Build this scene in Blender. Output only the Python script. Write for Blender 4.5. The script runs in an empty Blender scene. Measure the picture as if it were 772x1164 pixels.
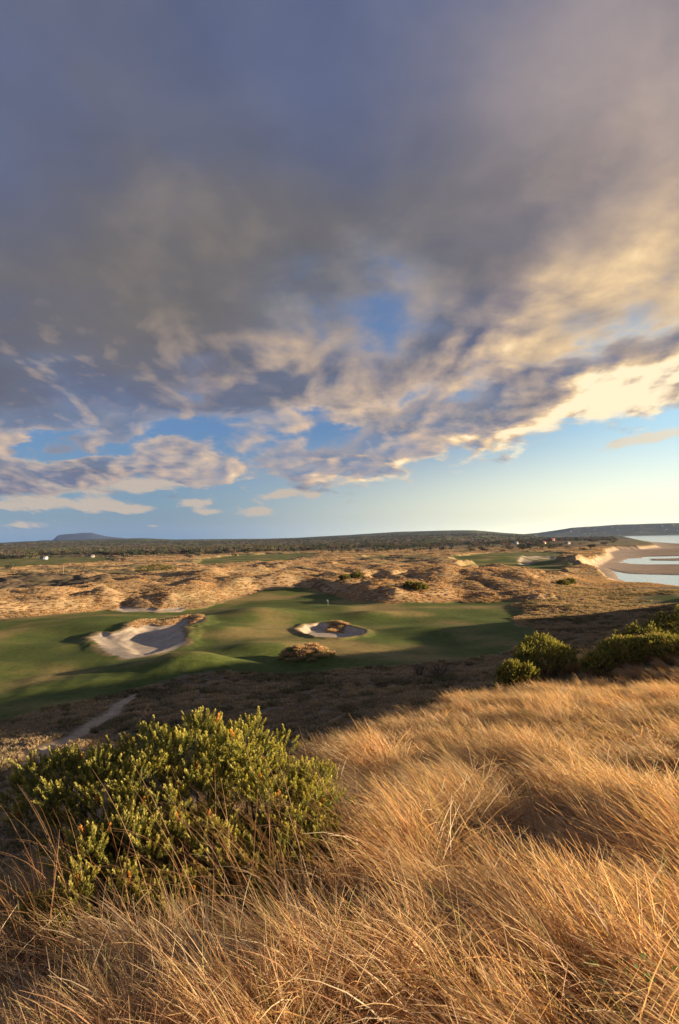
import bpy, math, os
import numpy as np
from mathutils import Vector, Matrix
QUICK = os.environ.get('QUICK', '')
rng = np.random.default_rng(7)
sc = bpy.context.scene
C = sc.collection

# ------------------------------------------------------------------ camera
EYE = np.array([0.0, 0.0, 25.0])
F = 776.0
PITCH = math.atan(30/776.0)
ROLL = 0.01745
fw = np.array([0, math.cos(PITCH), math.sin(PITCH)])
rt0 = np.array([1.0, 0, 0]); up0 = np.array([0, -math.sin(PITCH), math.cos(PITCH)])
rt = math.cos(ROLL)*rt0 - math.sin(ROLL)*up0
up = math.sin(ROLL)*rt0 + math.cos(ROLL)*up0
cam = bpy.data.cameras.new('camera'); cam.sensor_fit = 'VERTICAL'; cam.sensor_height = 36; cam.sensor_width = 24
cam.lens = 24; cam.clip_start = 0.05; cam.clip_end = 60000
co = bpy.data.objects.new('camera', cam); C.objects.link(co)
M = Matrix(((rt[0], up[0], -fw[0], EYE[0]), (rt[1], up[1], -fw[1], EYE[1]), (rt[2], up[2], -fw[2], EYE[2]), (0, 0, 0, 1)))
co.matrix_world = M
sc.camera = co

def ray(u, v):
    d = fw + ((u-386)/F)*rt + ((582-v)/F)*up
    return d
def P(u, v, d):            # point seen at (u, v), d metres ahead on the level
    r = ray(u, v); r = r/math.hypot(r[0], r[1])
    return EYE + r*d
def G(u, v, z=0.0):        # point of the level z seen at (u, v)
    r = ray(u, v); t = (z-EYE[2])/r[2]
    return EYE + r*t
def poly(pts, z=0.0):
    return np.array([G(u, v, z)[:2] for u, v in pts])
def sstep(a, b, x):
    t = np.clip((x-a)/(b-a), 0, 1); return t*t*(3-2*t)

SUN_AZ = math.radians(90); SUN_EL = math.radians(9.2)
SUN = np.array([math.sin(SUN_AZ)*math.cos(SUN_EL), math.cos(SUN_AZ)*math.cos(SUN_EL), math.sin(SUN_EL)])

# ------------------------------------------------------------------ noise
_perm = np.random.default_rng(3).permutation(4096).astype(np.int64)
_ga = np.random.default_rng(4).uniform(0, 2*np.pi, 4096)
_gx, _gy = np.cos(_ga), np.sin(_ga)
def perlin(x, y):
    xi = np.floor(x).astype(np.int64); yi = np.floor(y).astype(np.int64)
    xf = x-xi; yf = y-yi
    def g(ix, iy, fx, fy):
        h = _perm[(_perm[ix & 4095] + iy) & 4095]
        return _gx[h]*fx + _gy[h]*fy
    u = xf*xf*xf*(xf*(xf*6-15)+10); v = yf*yf*yf*(yf*(yf*6-15)+10)
    a = g(xi, yi, xf, yf); b = g(xi+1, yi, xf-1, yf); c = g(xi, yi+1, xf, yf-1); d = g(xi+1, yi+1, xf-1, yf-1)
    return 1.5*((a*(1-u)+b*u)*(1-v) + (c*(1-u)+d*u)*v)
def fbm(x, y, o=4, gain=.5):
    s = 0; a = 1; n = 0
    for i in range(o):
        s = s + a*perlin(x*2.03**i+17.3*i, y*2.03**i-9.1*i); n += a; a *= gain
    return s/n
def sd(pl, X, Y, margin=60.0):   # signed distance to a polygon, negative inside
    out = np.full(X.shape, float(margin))
    x0, y0 = pl.min(0)-margin; x1, y1 = pl.max(0)+margin
    m = (X > x0) & (X < x1) & (Y > y0) & (Y < y1)
    x = X[m]; y = Y[m]
    if x.size == 0: return out
    dm = np.full(x.shape, 1e18); ins = np.zeros(x.shape, bool)
    n = len(pl)
    for i in range(n):
        ax, ay = pl[i]; bx, by = pl[(i+1) % n]
        ex, ey = bx-ax, by-ay
        t = np.clip(((x-ax)*ex+(y-ay)*ey)/(ex*ex+ey*ey+1e-12), 0, 1)
        dm = np.minimum(dm, (x-ax-t*ex)**2+(y-ay-t*ey)**2)
        c = ((ay > y) != (by > y))
        with np.errstate(divide='ignore', invalid='ignore'):
            c &= x < (bx-ax)*(y-ay)/(by-ay+1e-15)+ax
        ins ^= c
    dm = np.sqrt(dm); dm[ins] *= -1
    out[m] = np.minimum(dm, margin)
    return out
def lsd(pts, X, Y, z=0.0, w=1.0, margin=40.0):   # distance to a polyline
    pl = pts if isinstance(pts, np.ndarray) else np.array([G(u, v, z)[:2] for u, v in pts])
    out = np.full(X.shape, float(margin))
    for i in range(len(pl)-1):
        ax, ay = pl[i]; bx, by = pl[i+1]; ex, ey = bx-ax, by-ay
        t = np.clip(((X-ax)*ex+(Y-ay)*ey)/(ex*ex+ey*ey), 0, 1)
        out = np.minimum(out, np.sqrt((X-ax-t*ex)**2+(Y-ay-t*ey)**2))
    return out

# ------------------------------------------------------------------ near dune: drop below the eye, by bearing and distance
RR = np.array([0, 2.5, 5, 8, 12, 18, 25, 35, 50, 65, 80, 100, 125, 150, 200, 300.])
TAB = {
 -1500:[1.7, 1.8, 2.3, 3.9, 6.6, 9.8, 12.5, 16, 19, 21, 22.5, 24, 25, 25, 25, 25],
 0:    [1.75,1.83, 2.45, 4.2, 7.0, 10.,13., 17, 20.3,21.6,22.8,24.9,25, 25, 25, 25],
 200:  [1.75,1.85,2.35,3.6, 6.0, 9.5,12.5,16.5,19.5,21.2,22.3,23.6,24.9,25, 25, 25],
 300:  [1.75,1.8, 2.3, 3.1, 4.3, 7.4,11., 15.5,19., 21., 22.2,23.3,24.8,25, 25, 25],
 386:  [1.75,1.8, 2.3, 2.95,3.9, 5.3,7.2, 12.0,17., 20., 21.7,23.1,24.8,25, 25, 25],
 600:  [1.75,1.8, 2.25, 2.8,3.6, 4.5,5.4, 7.6, 12.8,16.8,19.4,21.6,24.0,25, 25, 25],
 772:  [1.75,1.8, 2.2,2.7,3.4, 4.1,4.9, 6.3, 8.4, 10.2,12.8,16.2,20.4,23, 25, 25],
 1000: [1.7, 1.75,2.1, 2.5, 3.0, 3.6,4.4, 5.2, 6.2, 7.2, 8.0, 9.0, 11., 14, 22, 26],
 1500: [1.6, 1.7, 1.9, 2.1, 2.4, 2.8,3.2, 4.0, 5.0, 6.0, 7.0, 9.0, 12., 16, 24, 28],
 4000: [1.6, 1.7, 1.8, 2.0, 2.2, 2.6,3.0, 4.0, 5.0, 6.5, 8.0, 12., 17., 22, 27, 28]}
_us = np.array(sorted(TAB)); _azk = np.arctan((_us-386)/F)
NA, NR = 420, 300
_azf = np.linspace(-math.pi, math.pi, NA); _lr = np.linspace(math.log(1.0), math.log(301), NR)
_T = np.array([np.interp(np.exp(_lr)-1.0, RR, TAB[u]) for u in _us])
_T2 = np.empty((NA, NR))
for j in range(NR): _T2[:, j] = np.interp(_azf, _azk, _T[:, j])
# behind the camera both sides meet
w = sstep(math.radians(100), math.radians(180), np.abs(_azf))[:, None]
_T2 = _T2*(1-w) + ((_T[0]+_T[-1])/2)[None, :]*w
def _blur(a, n, ax):
    k = np.exp(-np.linspace(-2, 2, 2*n+1)**2); k /= k.sum()
    p = [(0, 0), (0, 0)]; p[ax] = (n, n)
    b = np.pad(a, p, mode='wrap' if ax == 0 else 'edge')
    return np.apply_along_axis(lambda q: np.convolve(q, k, 'valid'), ax, b)
_T2 = _blur(_blur(_T2, 5, 0), 7, 1)
def near_drop(X, Y):
    r = np.hypot(X, Y); az = np.arctan2(X, Y)
    fa = (az+math.pi)/(2*math.pi)*(NA-1); fr = np.clip(np.log(r+1)/ _lr[-1]*(NR-1), 0, NR-1.001)
    ia = np.clip(fa.astype(int), 0, NA-2); ir = fr.astype(int); ta = fa-ia; tr = fr-ir
    return (_T2[ia, ir]*(1-ta)*(1-tr)+_T2[ia+1, ir]*ta*(1-tr)+_T2[ia, ir+1]*(1-ta)*tr+_T2[ia+1, ir+1]*ta*tr)

# ------------------------------------------------------------------ layout on the ground
F1 = poly([(-120,709),(0,704),(60,699),(120,693),(180,695),(232,689),(262,681),(300,675),(345,673),(380,677),(400,684),(445,688),(500,685),(530,682),(560,683),(600,686),(592,695),(583,703),(590,712),(612,718),(606,725),(590,735),(560,746),(520,751),(460,757),(400,763),(350,765),(300,768),(250,772),(200,776),(160,783),(110,795),(60,806),(0,818),(-120,835)])
F2 = poly([(508,638),(520,633),(560,629),(620,627),(650,629),(648,640),(646,648),(652,655),(640,658),(600,654),(560,652),(530,646)])
F3 = poly([(-150,641),(0,635),(60,633.5),(130,633),(128,639),(80,643),(0,649),(-150,655)])
F4 = poly([(235,634),(300,630),(370,629),(330,639),(250,644),(205,646)])
F5 = poly([(728,676),(745,671),(800,668),(800,690),(760,688),(730,687)])
F6 = poly([(395,634),(450,632),(500,633),(440,637),(390,637)])
SC1 = poly([(-60,664),(0,663),(60,660),(120,664),(118,674),(60,679),(0,682),(-60,684)])
SC2 = poly([(588,690),(612,685),(650,679),(700,673),(728,676),(728,690),(850,700),(850,800),(700,790),(620,765),(585,742),(610,724),(594,714)])
B1 = poly([(104,727),(113,722),(126,724),(141,720),(151,715),(165,712),(190,712),(218,705),(228,709),(229,714),(218,719),(205,720),(208,727),(209,736),(196,742),(187,744),(165,749),(143,750),(124,745),(112,737)])
B1i = poly([(134,727),(160,716),(195,715),(218,708),(224,712),(212,717),(202,722),(203,735),(186,742),(165,747),(146,746)])
B2 = poly([(341,715),(349,709),(366,707),(385,708),(396,711),(412,716),(414,721),(407,725),(386,728),(362,727),(346,722)])
B2i = poly([(370,711),(374,706),(389,706),(395,711),(389,714),(377,714)])
B3 = poly([(430,662),(445,664),(460,662),(474,657),(480,659),(466,666),(448,670),(432,668)])
B4 = poly([(588,639),(597,633),(612,632),(632,632),(630,637),(612,638),(604,642),(590,642)])
B5 = poly([(130,693),(140,690),(150,691.5),(175,691),(182,692.5),(196,690.5),(212,689),(203,693),(170,694.5),(140,694.5)])
PATHL = [(152,789),(142,798),(128,810),(112,820),(92,834),(70,845),(50,856),(40,870)]
BEACH = poly([(649,648),(669,653),(684,659),(696,667),(715,672),(742,673),(760,675),(800,681),(1100,725),(2500,900),(6000,900),(3500,590),(1100,603),(900,605.5),(702,608.6),(713,611.5),(735,617),(747,622.5),(725,624.5),(700,625),(688,628),(690,634),(676,641),(666,646),(655,650)], -4.5)
BEACHA = BEACH
def bp(pts): return poly(pts, -5.0)
W1 = bp([(690,646),(703,649.5),(717,652),(742,653),(770,653.5),(900,660),(1100,668),(1100,700),(800,671),(770,671),(742,667.5),(729,666.5),(712,664),(700,657.5)])
W2 = bp([(701,639),(715,635),(734,633),(770,632),(850,631),(850,633),(770,634.5),(738,635.5),(745,637),(770,637.5),(850,636.5),(850,643),(770,642),(736,642),(708,640.5)])
W3 = bp([(703,608.9),(713,611.3),(736,615.6),(770,618),(900,622),(1100,632),(1100,645),(2500,760),(6000,800),(3500,592),(1100,602.5),(850,605.8)])
SKY_U = [-400, 0, 30, 60, 125, 160, 200, 300, 335, 362, 400, 450, 500, 540, 570, 600, 640, 1200]
SKY_E = [ 2.5, 2.2,3.2,3.2,4.5, 4.6, 2.2, 1.6, 2.0, 3.0, 4.2, 6.6, 7.3, 6.6, 3.4, 1.2, 0.2, 0.]
HB_U  = [-100, 585, 610, 630, 650, 700, 772, 1000, 1500]
HB_E  = [0, 0.3, 2.0, 4.5, 7.2, 9.6, 10.4, 9, 3]
MT_U  = [25, 45, 59, 61, 65, 72, 82, 95, 104, 112, 120, 128, 145, 170]
MT_E  = [1.5, 3.6, 3.6, 5.0, 9.0, 10.0, 10.9, 11.2, 11.2, 9.2, 7.2, 6.0, 4.0, 1.0]
def gau(X, Y, c, rx, ry, h, p=1.0):
    q = ((X-c[0])/rx)**2+((Y-c[1])/ry)**2
    return h*np.exp(-q**p)
def billow(X, Y, l):
    wx = X + .22*l*perlin(X/l*.7+5, Y/l*.7); wy = Y + .22*l*perlin(X/l*.7, Y/l*.7+9)
    return np.abs(perlin(wx/l, wy/l))

def slope_hit(u, v):
    r_ = ray(u, v); r_ = r_/math.hypot(r_[0], r_[1]); d = np.linspace(45, 220, 900)
    z = 25-near_drop(r_[0]*d, r_[1]*d); k = np.argmax(25+r_[2]*d < z); return [r_[0]*d[k], r_[1]*d[k]]
PATHW = np.array([slope_hit(u, v) for u, v in PATHL])
def layout(X, Y):
    """masks and height for every (X, Y)"""
    r = np.hypot(X, Y); az = np.arctan2(X, Y)
    jx = X + (1.2*perlin(X/9, Y/9)+.5*perlin(X/2.5, Y/2.5))*sstep(60, 150, r); jy = Y + (2.0*perlin(X/9+40, Y/9)+.7*perlin(X/3, Y/3+30))*sstep(60, 150, r)
    soft = 1.2
    m = {}
    f1 = sstep(soft, -soft, sd(F1, jx, jy)); f = f1
    far = 0
    for p in (F2, F3, F4, F5, F6):
        f = np.maximum(f, sstep(4, -4, sd(p, jx+2*perlin(X/40, Y/40)*10, jy+12*perlin(X/60+3, Y/60))))
    bx_ = X+.55*perlin(X/2.1, Y/2.6)+.9*perlin(X/6, Y/7+4); by_ = Y+.8*perlin(X/2.3+9, Y/2.6)+1.4*perlin(X/6+4, Y/7)
    b1 = sd(B1, bx_, by_); b1i = sd(B1i, jx, jy)
    b2 = sd(B2, jx*.8+X*.2, jy*.8+Y*.2); b2i = sd(B2i, jx, jy)
    b3 = sd(B3, jx, jy); b4 = sd(B4, jx, jy); b5 = sd(B5, jx, jy)
    sand = sstep(.5, -.5, b1)
    s2 = sstep(.3, -.3, b2)*(1-sstep(.5, -.5, b2i))
    sand = np.maximum(sand, s2)
    sand = np.maximum(sand, sstep(1, -1, b3)*.9)
    sand = np.maximum(sand, sstep(2, -2, b4)*sstep(-.35, .1, perlin(X/14, Y/20)))
    sand = np.maximum(sand, sstep(1, -1, b5))
    be = sd(BEACH, jx, jy, 90.)
    beach = sstep(3, -3, be)
    pth = lsd(PATHW, X+.5*perlin(X/4, Y/4), Y)
    path = sstep(1.2, .6, pth)
    # height
    z = 25 - near_drop(X, Y)
    z = z + 14*np.exp(-((X-118)/30)**2-((Y-128)/28)**2)  # unseen ridge right of view, put in to shade slope and fairway
    z = z + gau(X, Y, (92, 97), 20, 30, 9.5)  # unseen hump added to stretch the shade down the slope
    z = z + gau(X, Y, (128, 180), 22, 34, 15) + gau(X, Y, (165, 235), 26, 40, 8)  # unseen ridge continued, added to shade the right of the fairway
    nearw = sstep(6, 25, r)
    z = z + (fbm(X/14, Y/14, 3)*.9)*nearw*sstep(175, 110, r) + (.13*fbm(X/.9, Y/.9+3, 2)+.24*fbm(X/2.6, Y/2.0, 2)*sstep(1.5, 4, r))*sstep(60, 20, r)
    course = sstep(95, 140, r)*sstep(2600, 1200, r)
    z = z + course*1.9*fbm(X/48+2.2, Y/48+7.1, 2)*(.5+.5*f)*sstep(900, 300, r)
    rough = course*(1-f)*(1-sand)*(1-beach)*sstep(0, 14, np.minimum(sd(F1, X, Y, 30), 25))
    scrubw = sstep(205, 160, Y - .12*X + 12*perlin(X/30, Y/30))       # the brown scrub nearer than the dunes
    sR = sstep(-30, 30, X-75-.12*(Y-200))*sstep(330, 290, Y)
    scrub = np.clip(np.maximum(np.maximum(scrubw, sR), np.maximum(sstep(3, -3, sd(SC1, jx, jy)), sstep(3, -3, sd(SC2, jx, jy)))), 0, 1)
    gold = (1-scrub)*(1-f)
    amp = sstep(900, 420, r)*.62+.38
    gold0 = (1-np.maximum(np.maximum(scrubw, sR), sstep(3, -3, sd(SC2, jx, jy))))*(1-f)*sstep(-2, 10, b5)*sstep(-1, 8, b3)
    dunes = rough*gold0*(.8+(1+2.6*(1-np.abs(fbm(X/62, Y/62, 2))*3).clip(0, 1)+2.4*sstep(-.35, .5, fbm(X/95, Y/130, 2)) + 3.0*billow(X, Y, 19))*amp + .9*billow(X+50, Y, 7.5)*sstep(420, 240, r))
    dunes = dunes*(1-.93*sstep(.30, .385, X/np.maximum(Y, 1))*sstep(480, 380, Y))
    z = z + dunes*.85
    z = z + rough*scrub*(.9*billow(X, Y, 6)+.8*fbm(X/25, Y/25, 2))*(1-.7*sstep(.33, .39, X/np.maximum(Y, 1)))
    for (u, v, rx, ry, h) in [(540,668,34,24,4.0),(485,668,18,24,3.5),(590,672,14,16,1.6),(668,641,26,40,7.0),(690,645,16,30,3.0),(330,672,20,26,2.0),(220,665,35,50,3.0),(300,662,40,50,3.2),(120,688,5,6,2.5),(560,636,55,60,5),(640,620,90,160,9),(690,617,80,200,6),(470,640,50,50,4),(445,685,7,7,2.6),(552,683,9,7,1.5),(612,690,8,16,1.2)]:
        z = z + gau(X, Y, G(u, v), rx, ry, h)
    # fairway mounds, shaped so the low sun throws shade across the turf
    for (u, v, rx, ry, h) in [(218,762,11,9,3.2),(285,742,10,8,1.6),(238,722,9,10,1.4),(300,700,14,16,1.8),(420,700,9,9,1.5),(130,715,10,8,1.0),(60,735,12,8,.9),(480,715,14,10,1.2),(385,692,9,8,1.1)]:
        z = z + gau(X, Y, G(u, v), rx, ry, h)
    hm = G(348, 752); z = z + gau(X+.8*perlin(X/2.5, Y/2.5), Y+.8*perlin(X/2.5+7, Y/2.5), hm, 5.4, 4.2, 3.0, 1.5)*(1+.35*fbm(X/3.2, Y/3.2+5, 2))
    for (u, v, d, q, h) in [(617,742,32.5,2.4,.8),(715,744,32.5,2.6,.7),(760,744,32.5,2.6,.7),(100,1120,2.3,.7,.16),(330,1120,2.5,.6,.14)]:  # shrub mounds, then two front humps added to catch the low sun
        c_ = P(u, v, d); z = z + gau(X, Y, c_, q, q, h)
    # bunkers
    rim = np.exp(-((b1-1.0)/2.0)**2)
    z = z - .5*sstep(.2, -3.0, b1i) + .9*np.exp(-((b1-1.0)/3.0)**2)*sstep(150, 175, Y)
    z = z - 1.1*sstep(.2, -2.2, b2) + .5*sstep(.6, -1.6, b2i) + .45*np.exp(-((b2-.8)/1.3)**2)
    z = z - 1.2*sstep(0, -3, b3) - .3*sstep(0, -3, b5) - 1.0*sstep(0, -4, b4)
    z = z - .18*path
    hol = np.full(X.shape, 9.)
    nm_ = r < 14
    if nm_.any(): hol[nm_] = lsd([(585,885),(612,940),(635,1010),(640,1080),(650,1164)], X[nm_], Y[nm_], 22.4)
    z = z - .07*np.exp(-(hol/.42)**2) + .03*np.exp(-((hol-.85)/.35)**2)*(r > 2)
    # shore
    zb = -4.6 + .12*fbm(X/60, Y/60, 3)
    t = sstep(5, -9, be)*sstep(9700, 9200, r)
    # wide flats slope gently
    z = z*(1-t) + zb*t
    wat = np.minimum(np.minimum(sd(W1, jx, jy), sd(W2, X+6*perlin(X/30, Y/30), Y+12*perlin(X/40+2, Y/50))), sd(W3, X, Y, 90))
    z = z - 1.2*sstep(4, -12, wat)*t
    land = 1-t
    # hills
    u = 386+F*np.tan(np.clip(az, -1.3, 1.3))
    front = (np.abs(az) < 1.3)
    cz = 1/np.cos(np.clip(az, -1.3, 1.3))
    e1 = np.interp(u, SKY_U, SKY_E)/F/cz*1.0; e2 = np.interp(u, HB_U, HB_E)/F/cz; e3 = np.interp(u, MT_U, MT_E, 0, 0)/F/cz
    n = fbm(X/900, Y/900, 4)
    h1 = (22*(e1 > .0012)+e1*6500)*(1+.10*n)*np.exp(-((r-6500)/1500)**2)
    h1b = (12+e1*3800*.45)*(1+.5*n)*np.exp(-((r-3900-400*perlin(az*5, 0*az))/800)**2)*sstep(640, 560, u)
    h2 = (30*(e2 > .0003)+e2*11500)*(1+.05*n)*np.exp(-((r-11500)/np.where(r < 11500, 1400, 3000))**2)
    h3 = (e3*17000+25*(e3 > 0))*(1+.04*n+.07*fbm(X/260, Y/2600, 3))*np.exp(-((r-17000)/1500)**2)*(e3 > 0)
    z = z + (h1*land + h1b*land + h2 + h3)*front*sstep(2200, 3200, r)
    z = np.where(~front | (r > 20000), np.minimum(z, 25), z)
    m.update(pth=pth, f=f, f1=f1, sand=sand, beach=beach*(r < 9000), path=path, scrub=scrub, gold=gold, be=be, wat=wat, b1=b1, b1i=b1i, b2=b2, b2i=b2i, b3=b3, r=r, az=az, u=u, rough=rough, far3=h3)
    return z, m

# ------------------------------------------------------------------ materials
def newmat(name):
    m = bpy.data.materials.new(name); m.use_nodes = True
    nt = m.node_tree; nt.nodes.clear()
    out = nt.nodes.new('ShaderNodeOutputMaterial'); b = nt.nodes.new('ShaderNodeBsdfPrincipled')
    nt.links.new(b.outputs[0], out.inputs[0])
    b.inputs['Specular IOR Level'].default_value = .25
    return m, nt, b, out
def mixc(nt, fac, a, b, mode='MIX'):
    n = nt.nodes.new('ShaderNodeMix'); n.data_type = 'RGBA'; n.blend_type = mode
    for s, v in ((n.inputs[0], fac), (n.inputs[6], a), (n.inputs[7], b)):
        if hasattr(v, 'is_output'): nt.links.new(v, s)
        elif isinstance(v, (int, float)): s.default_value = v
        else: s.default_value = (*v, 1)
    return n.outputs[2]
def noise(nt, scale, detail=4, rough=.55, vec=None, dist=0):
    n = nt.nodes.new('ShaderNodeTexNoise'); n.inputs['Scale'].default_value = scale; n.inputs['Detail'].default_value = detail
    n.inputs['Roughness'].default_value = rough; n.inputs['Distortion'].default_value = dist
    if vec is not None: nt.links.new(vec, n.inputs['Vector'])
    return n.outputs[0]
def ramp(nt, x, a, b, lo=0., hi=1.):
    n = nt.nodes.new('ShaderNodeMapRange'); nt.links.new(x, n.inputs[0])
    n.inputs[1].default_value = a; n.inputs[2].default_value = b; n.inputs[3].default_value = lo; n.inputs[4].default_value = hi
    return n.outputs[0]
def attr(nt, name, typ='GEOMETRY'):
    n = nt.nodes.new('ShaderNodeAttribute'); n.attribute_name = name; n.attribute_type = typ; return n
def simple(name, col, rough=.7, metal=0, var=.25, scale=3.0):
    m, nt, b, o = newmat(name)
    pos = nt.nodes.new('ShaderNodeTexCoord').outputs['Object']
    n = noise(nt, scale, 5, .6, pos)
    c = mixc(nt, ramp(nt, n, .3, .7), tuple(x*(1-var) for x in col), tuple(min(1, x*(1+var)) for x in col))
    nt.links.new(c, b.inputs['Base Color']); b.inputs['Roughness'].default_value = rough; b.inputs['Metallic'].default_value = metal
    return m
def ground_mat():
    m, nt, b, o = newmat('ground_cover')
    a = attr(nt, 'Col'); pos = nt.nodes.new('ShaderNodeNewGeometry').outputs['Position']
    n1 = noise(nt, .9, 6, .65, pos); n2 = noise(nt, .06, 5, .6, pos)
    c = mixc(nt, 1.0, a.outputs['Color'], mixc(nt, ramp(nt, n1, .3, .7), (.72, .72, .72), (1.25, 1.25, 1.25)), 'MULTIPLY')
    c = mixc(nt, 1.0, c, mixc(nt, ramp(nt, n2, .35, .65), (.82, .85, .86), (1.15, 1.12, 1.1)), 'MULTIPLY')
    nt.links.new(c, b.inputs['Base Color']); b.inputs['Roughness'].default_value = .95; b.inputs['Specular IOR Level'].default_value = .1
    bu = nt.nodes.new('ShaderNodeBump'); bu.inputs['Distance'].default_value = .12; bu.inputs['Strength'].default_value = .5
    nt.links.new(noise(nt, 2.5, 5, .6, pos), bu.inputs['Height']); nt.links.new(bu.outputs[0], b.inputs['Normal'])
    return m
MG = ground_mat()
def leaf_mat(name, trans=.35, rough=.6, inst=True, tone=.3, tcol=(1.15, 1.0, .7)):
    m, nt, b, o = newmat(name)
    a = attr(nt, 'Col').outputs['Color']
    if inst:
        t = attr(nt, 'tone', 'INSTANCER').outputs['Fac']
        a = mixc(nt, 1.0, a, mixc(nt, t, (1-tone, 1-tone*.95, 1-tone*.8), (1+tone, 1+tone*.85, 1+tone*.6)), 'MULTIPLY')
    nt.links.new(a, b.inputs['Base Color']); b.inputs['Roughness'].default_value = rough
    tr = nt.nodes.new('ShaderNodeBsdfTranslucent'); nt.links.new(mixc(nt, 1.0, a, tcol, 'MULTIPLY'), tr.inputs[0])
    ms = nt.nodes.new('ShaderNodeMixShader'); ms.inputs[0].default_value = trans
    nt.links.new(b.outputs[0], ms.inputs[1]); nt.links.new(tr.outputs[0], ms.inputs[2]); nt.links.new(ms.outputs[0], o.inputs[0])
    return m
M_GRASS = leaf_mat('dry_grass', .45, .5, tone=.38)
M_TUFT = leaf_mat('tussock_grass', .38, .8)
M_LEAF = leaf_mat('shrub_leaves', .36, .5, inst=False, tcol=(1.2, 1.15, .5))
M_CROWN = leaf_mat('tree_leaves', .15, .8, inst=False)
M_WOOD_I = leaf_mat('woodland_leaves', .12, .8, inst=True, tone=.35)
M_BARK = simple('bark', (.10, .075, .055), .9, 0, .4, 9)
M_PALE = simple('weathered_wood', (.36, .29, .22), .85, 0, .3, 8)
M_TWIG = simple('dark_twigs', (.085, .06, .045), .9, 0, .4, 20)
M_WHITE = simple('white_paint', (.75, .74, .70), .6, 0, .08, 2)
M_CREAM = simple('cream_render', (.55, .46, .36), .8, 0, .12, 1)
M_BRICKY = simple('brick_red_wall', (.36, .20, .14), .85, 0, .2, 1)
M_ROOF = simple('grey_roof', (.20, .19, .19), .6, 0, .2, 1)
M_ROOFR = simple('red_roof', (.28, .12, .08), .7, 0, .2, 1)
M_GLASS = simple('window_glass', (.03, .035, .04), .1, 0, .2, 1)

# ------------------------------------------------------------------ mesh helpers
def mesh_obj(name, V, faces, mat, parent=None, col=None, smooth=False, label=None, cat=None, group=None, kind=None, link=True):
    """V (n,3); faces (m,k) array or list of arrays; col (n,3)"""
    if not isinstance(faces, (list, tuple)): faces = [faces]
    faces = [np.asarray(f, dtype=np.int32) for f in faces if len(f)]
    me = bpy.data.meshes.new(name)
    V = np.ascontiguousarray(V, dtype=np.float32)
    me.vertices.add(len(V)); me.vertices.foreach_set('co', V.ravel())
    loops = np.concatenate([f.ravel() for f in faces]); nl = len(loops)
    tot = np.concatenate([np.full(len(f), f.shape[1], np.int32) for f in faces])
    start = np.concatenate(([0], np.cumsum(tot)[:-1])).astype(np.int32)
    me.loops.add(nl); me.loops.foreach_set('vertex_index', loops.astype(np.int32))
    me.polygons.add(len(tot)); me.polygons.foreach_set('loop_start', start)
    if smooth: me.polygons.foreach_set('use_smooth', np.ones(len(tot), bool))
    if col is not None:
        ca = me.color_attributes.new('Col', 'FLOAT_COLOR', 'POINT')
        c4 = np.ones((len(V), 4), np.float32); c4[:, :3] = np.clip(col, 0, 1); ca.data.foreach_set('color', c4.ravel())
    me.update(calc_edges=True); me.validate()
    if mat: me.materials.append(mat)
    o = bpy.data.objects.new(name, me)
    if link: C.objects.link(o)
    if parent is not None: o.parent = parent
    tag(o, label, cat, group, kind)
    return o
def tag(o, label=None, cat=None, group=None, kind=None):
    for k, v in (('label', label), ('category', cat), ('group', group), ('kind', kind)):
        if v: o[k] = v
def empty(name, loc, label, cat, group=None, rz=0):
    o = bpy.data.objects.new(name, None); C.objects.link(o); o.location = loc; o.rotation_euler = (0, 0, rz)
    o.empty_display_size = .3
    tag(o, label, cat, group); return o
class MB:
    def __init__(s): s.V = []; s.Q = []; s.T = []; s.n = 0; s.Cc = []
    def add(s, V, Q=None, T=None, col=None):
        V = np.asarray(V, float); s.V.append(V)
        if Q is not None and len(Q): s.Q.append(np.asarray(Q)+s.n)
        if T is not None and len(T): s.T.append(np.asarray(T)+s.n)
        if col is not None: s.Cc.append(np.broadcast_to(col, (len(V), 3)))
        s.n += len(V)
    def box(s, lo, hi):
        x0, y0, z0 = lo; x1, y1, z1 = hi
        V = [(x0,y0,z0),(x1,y0,z0),(x1,y1,z0),(x0,y1,z0),(x0,y0,z1),(x1,y0,z1),(x1,y1,z1),(x0,y1,z1)]
        s.add(V, Q=[(0,3,2,1),(4,5,6,7),(0,1,5,4),(1,2,6,5),(2,3,7,6),(3,0,4,7)])
    def tube(s, pts, rad, n=6, col=None):
        pts = np.asarray(pts, float); k = len(pts); rad = np.broadcast_to(rad, (k,))
        t = np.gradient(pts, axis=0); t /= np.linalg.norm(t, axis=1)[:, None]+1e-12
        ref = np.array([0, 0, 1.0]) if abs(t[0][2]) < .9 else np.array([1.0, 0, 0])
        a = np.cross(t, ref); a /= np.linalg.norm(a, axis=1)[:, None]+1e-12; b = np.cross(t, a)
        an = np.linspace(0, 2*np.pi, n, endpoint=False)
        V = pts[:, None, :]+rad[:, None, None]*(np.cos(an)[None, :, None]*a[:, None, :]+np.sin(an)[None, :, None]*b[:, None, :])
        V = V.reshape(-1, 3); Q = []
        for i in range(k-1):
            for j in range(n):
                Q.append((i*n+j, i*n+(j+1) % n, (i+1)*n+(j+1) % n, (i+1)*n+j))
        V = np.vstack([V, pts[0], pts[-1]]); T = []
        for j in range(n):
            T.append((k*n, (j+1) % n, j)); T.append((k*n+1, (k-1)*n+j, (k-1)*n+(j+1) % n))
        s.add(V, Q, T, col)
    def build(s, name, mat, parent=None, **kw):
        V = np.vstack(s.V); f = []
        if s.Q: f.append(np.vstack(s.Q))
        if s.T: f.append(np.vstack(s.T))
        return mesh_obj(name, V, f, mat, parent, col=np.vstack(s.Cc) if s.Cc else None, **kw)

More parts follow.
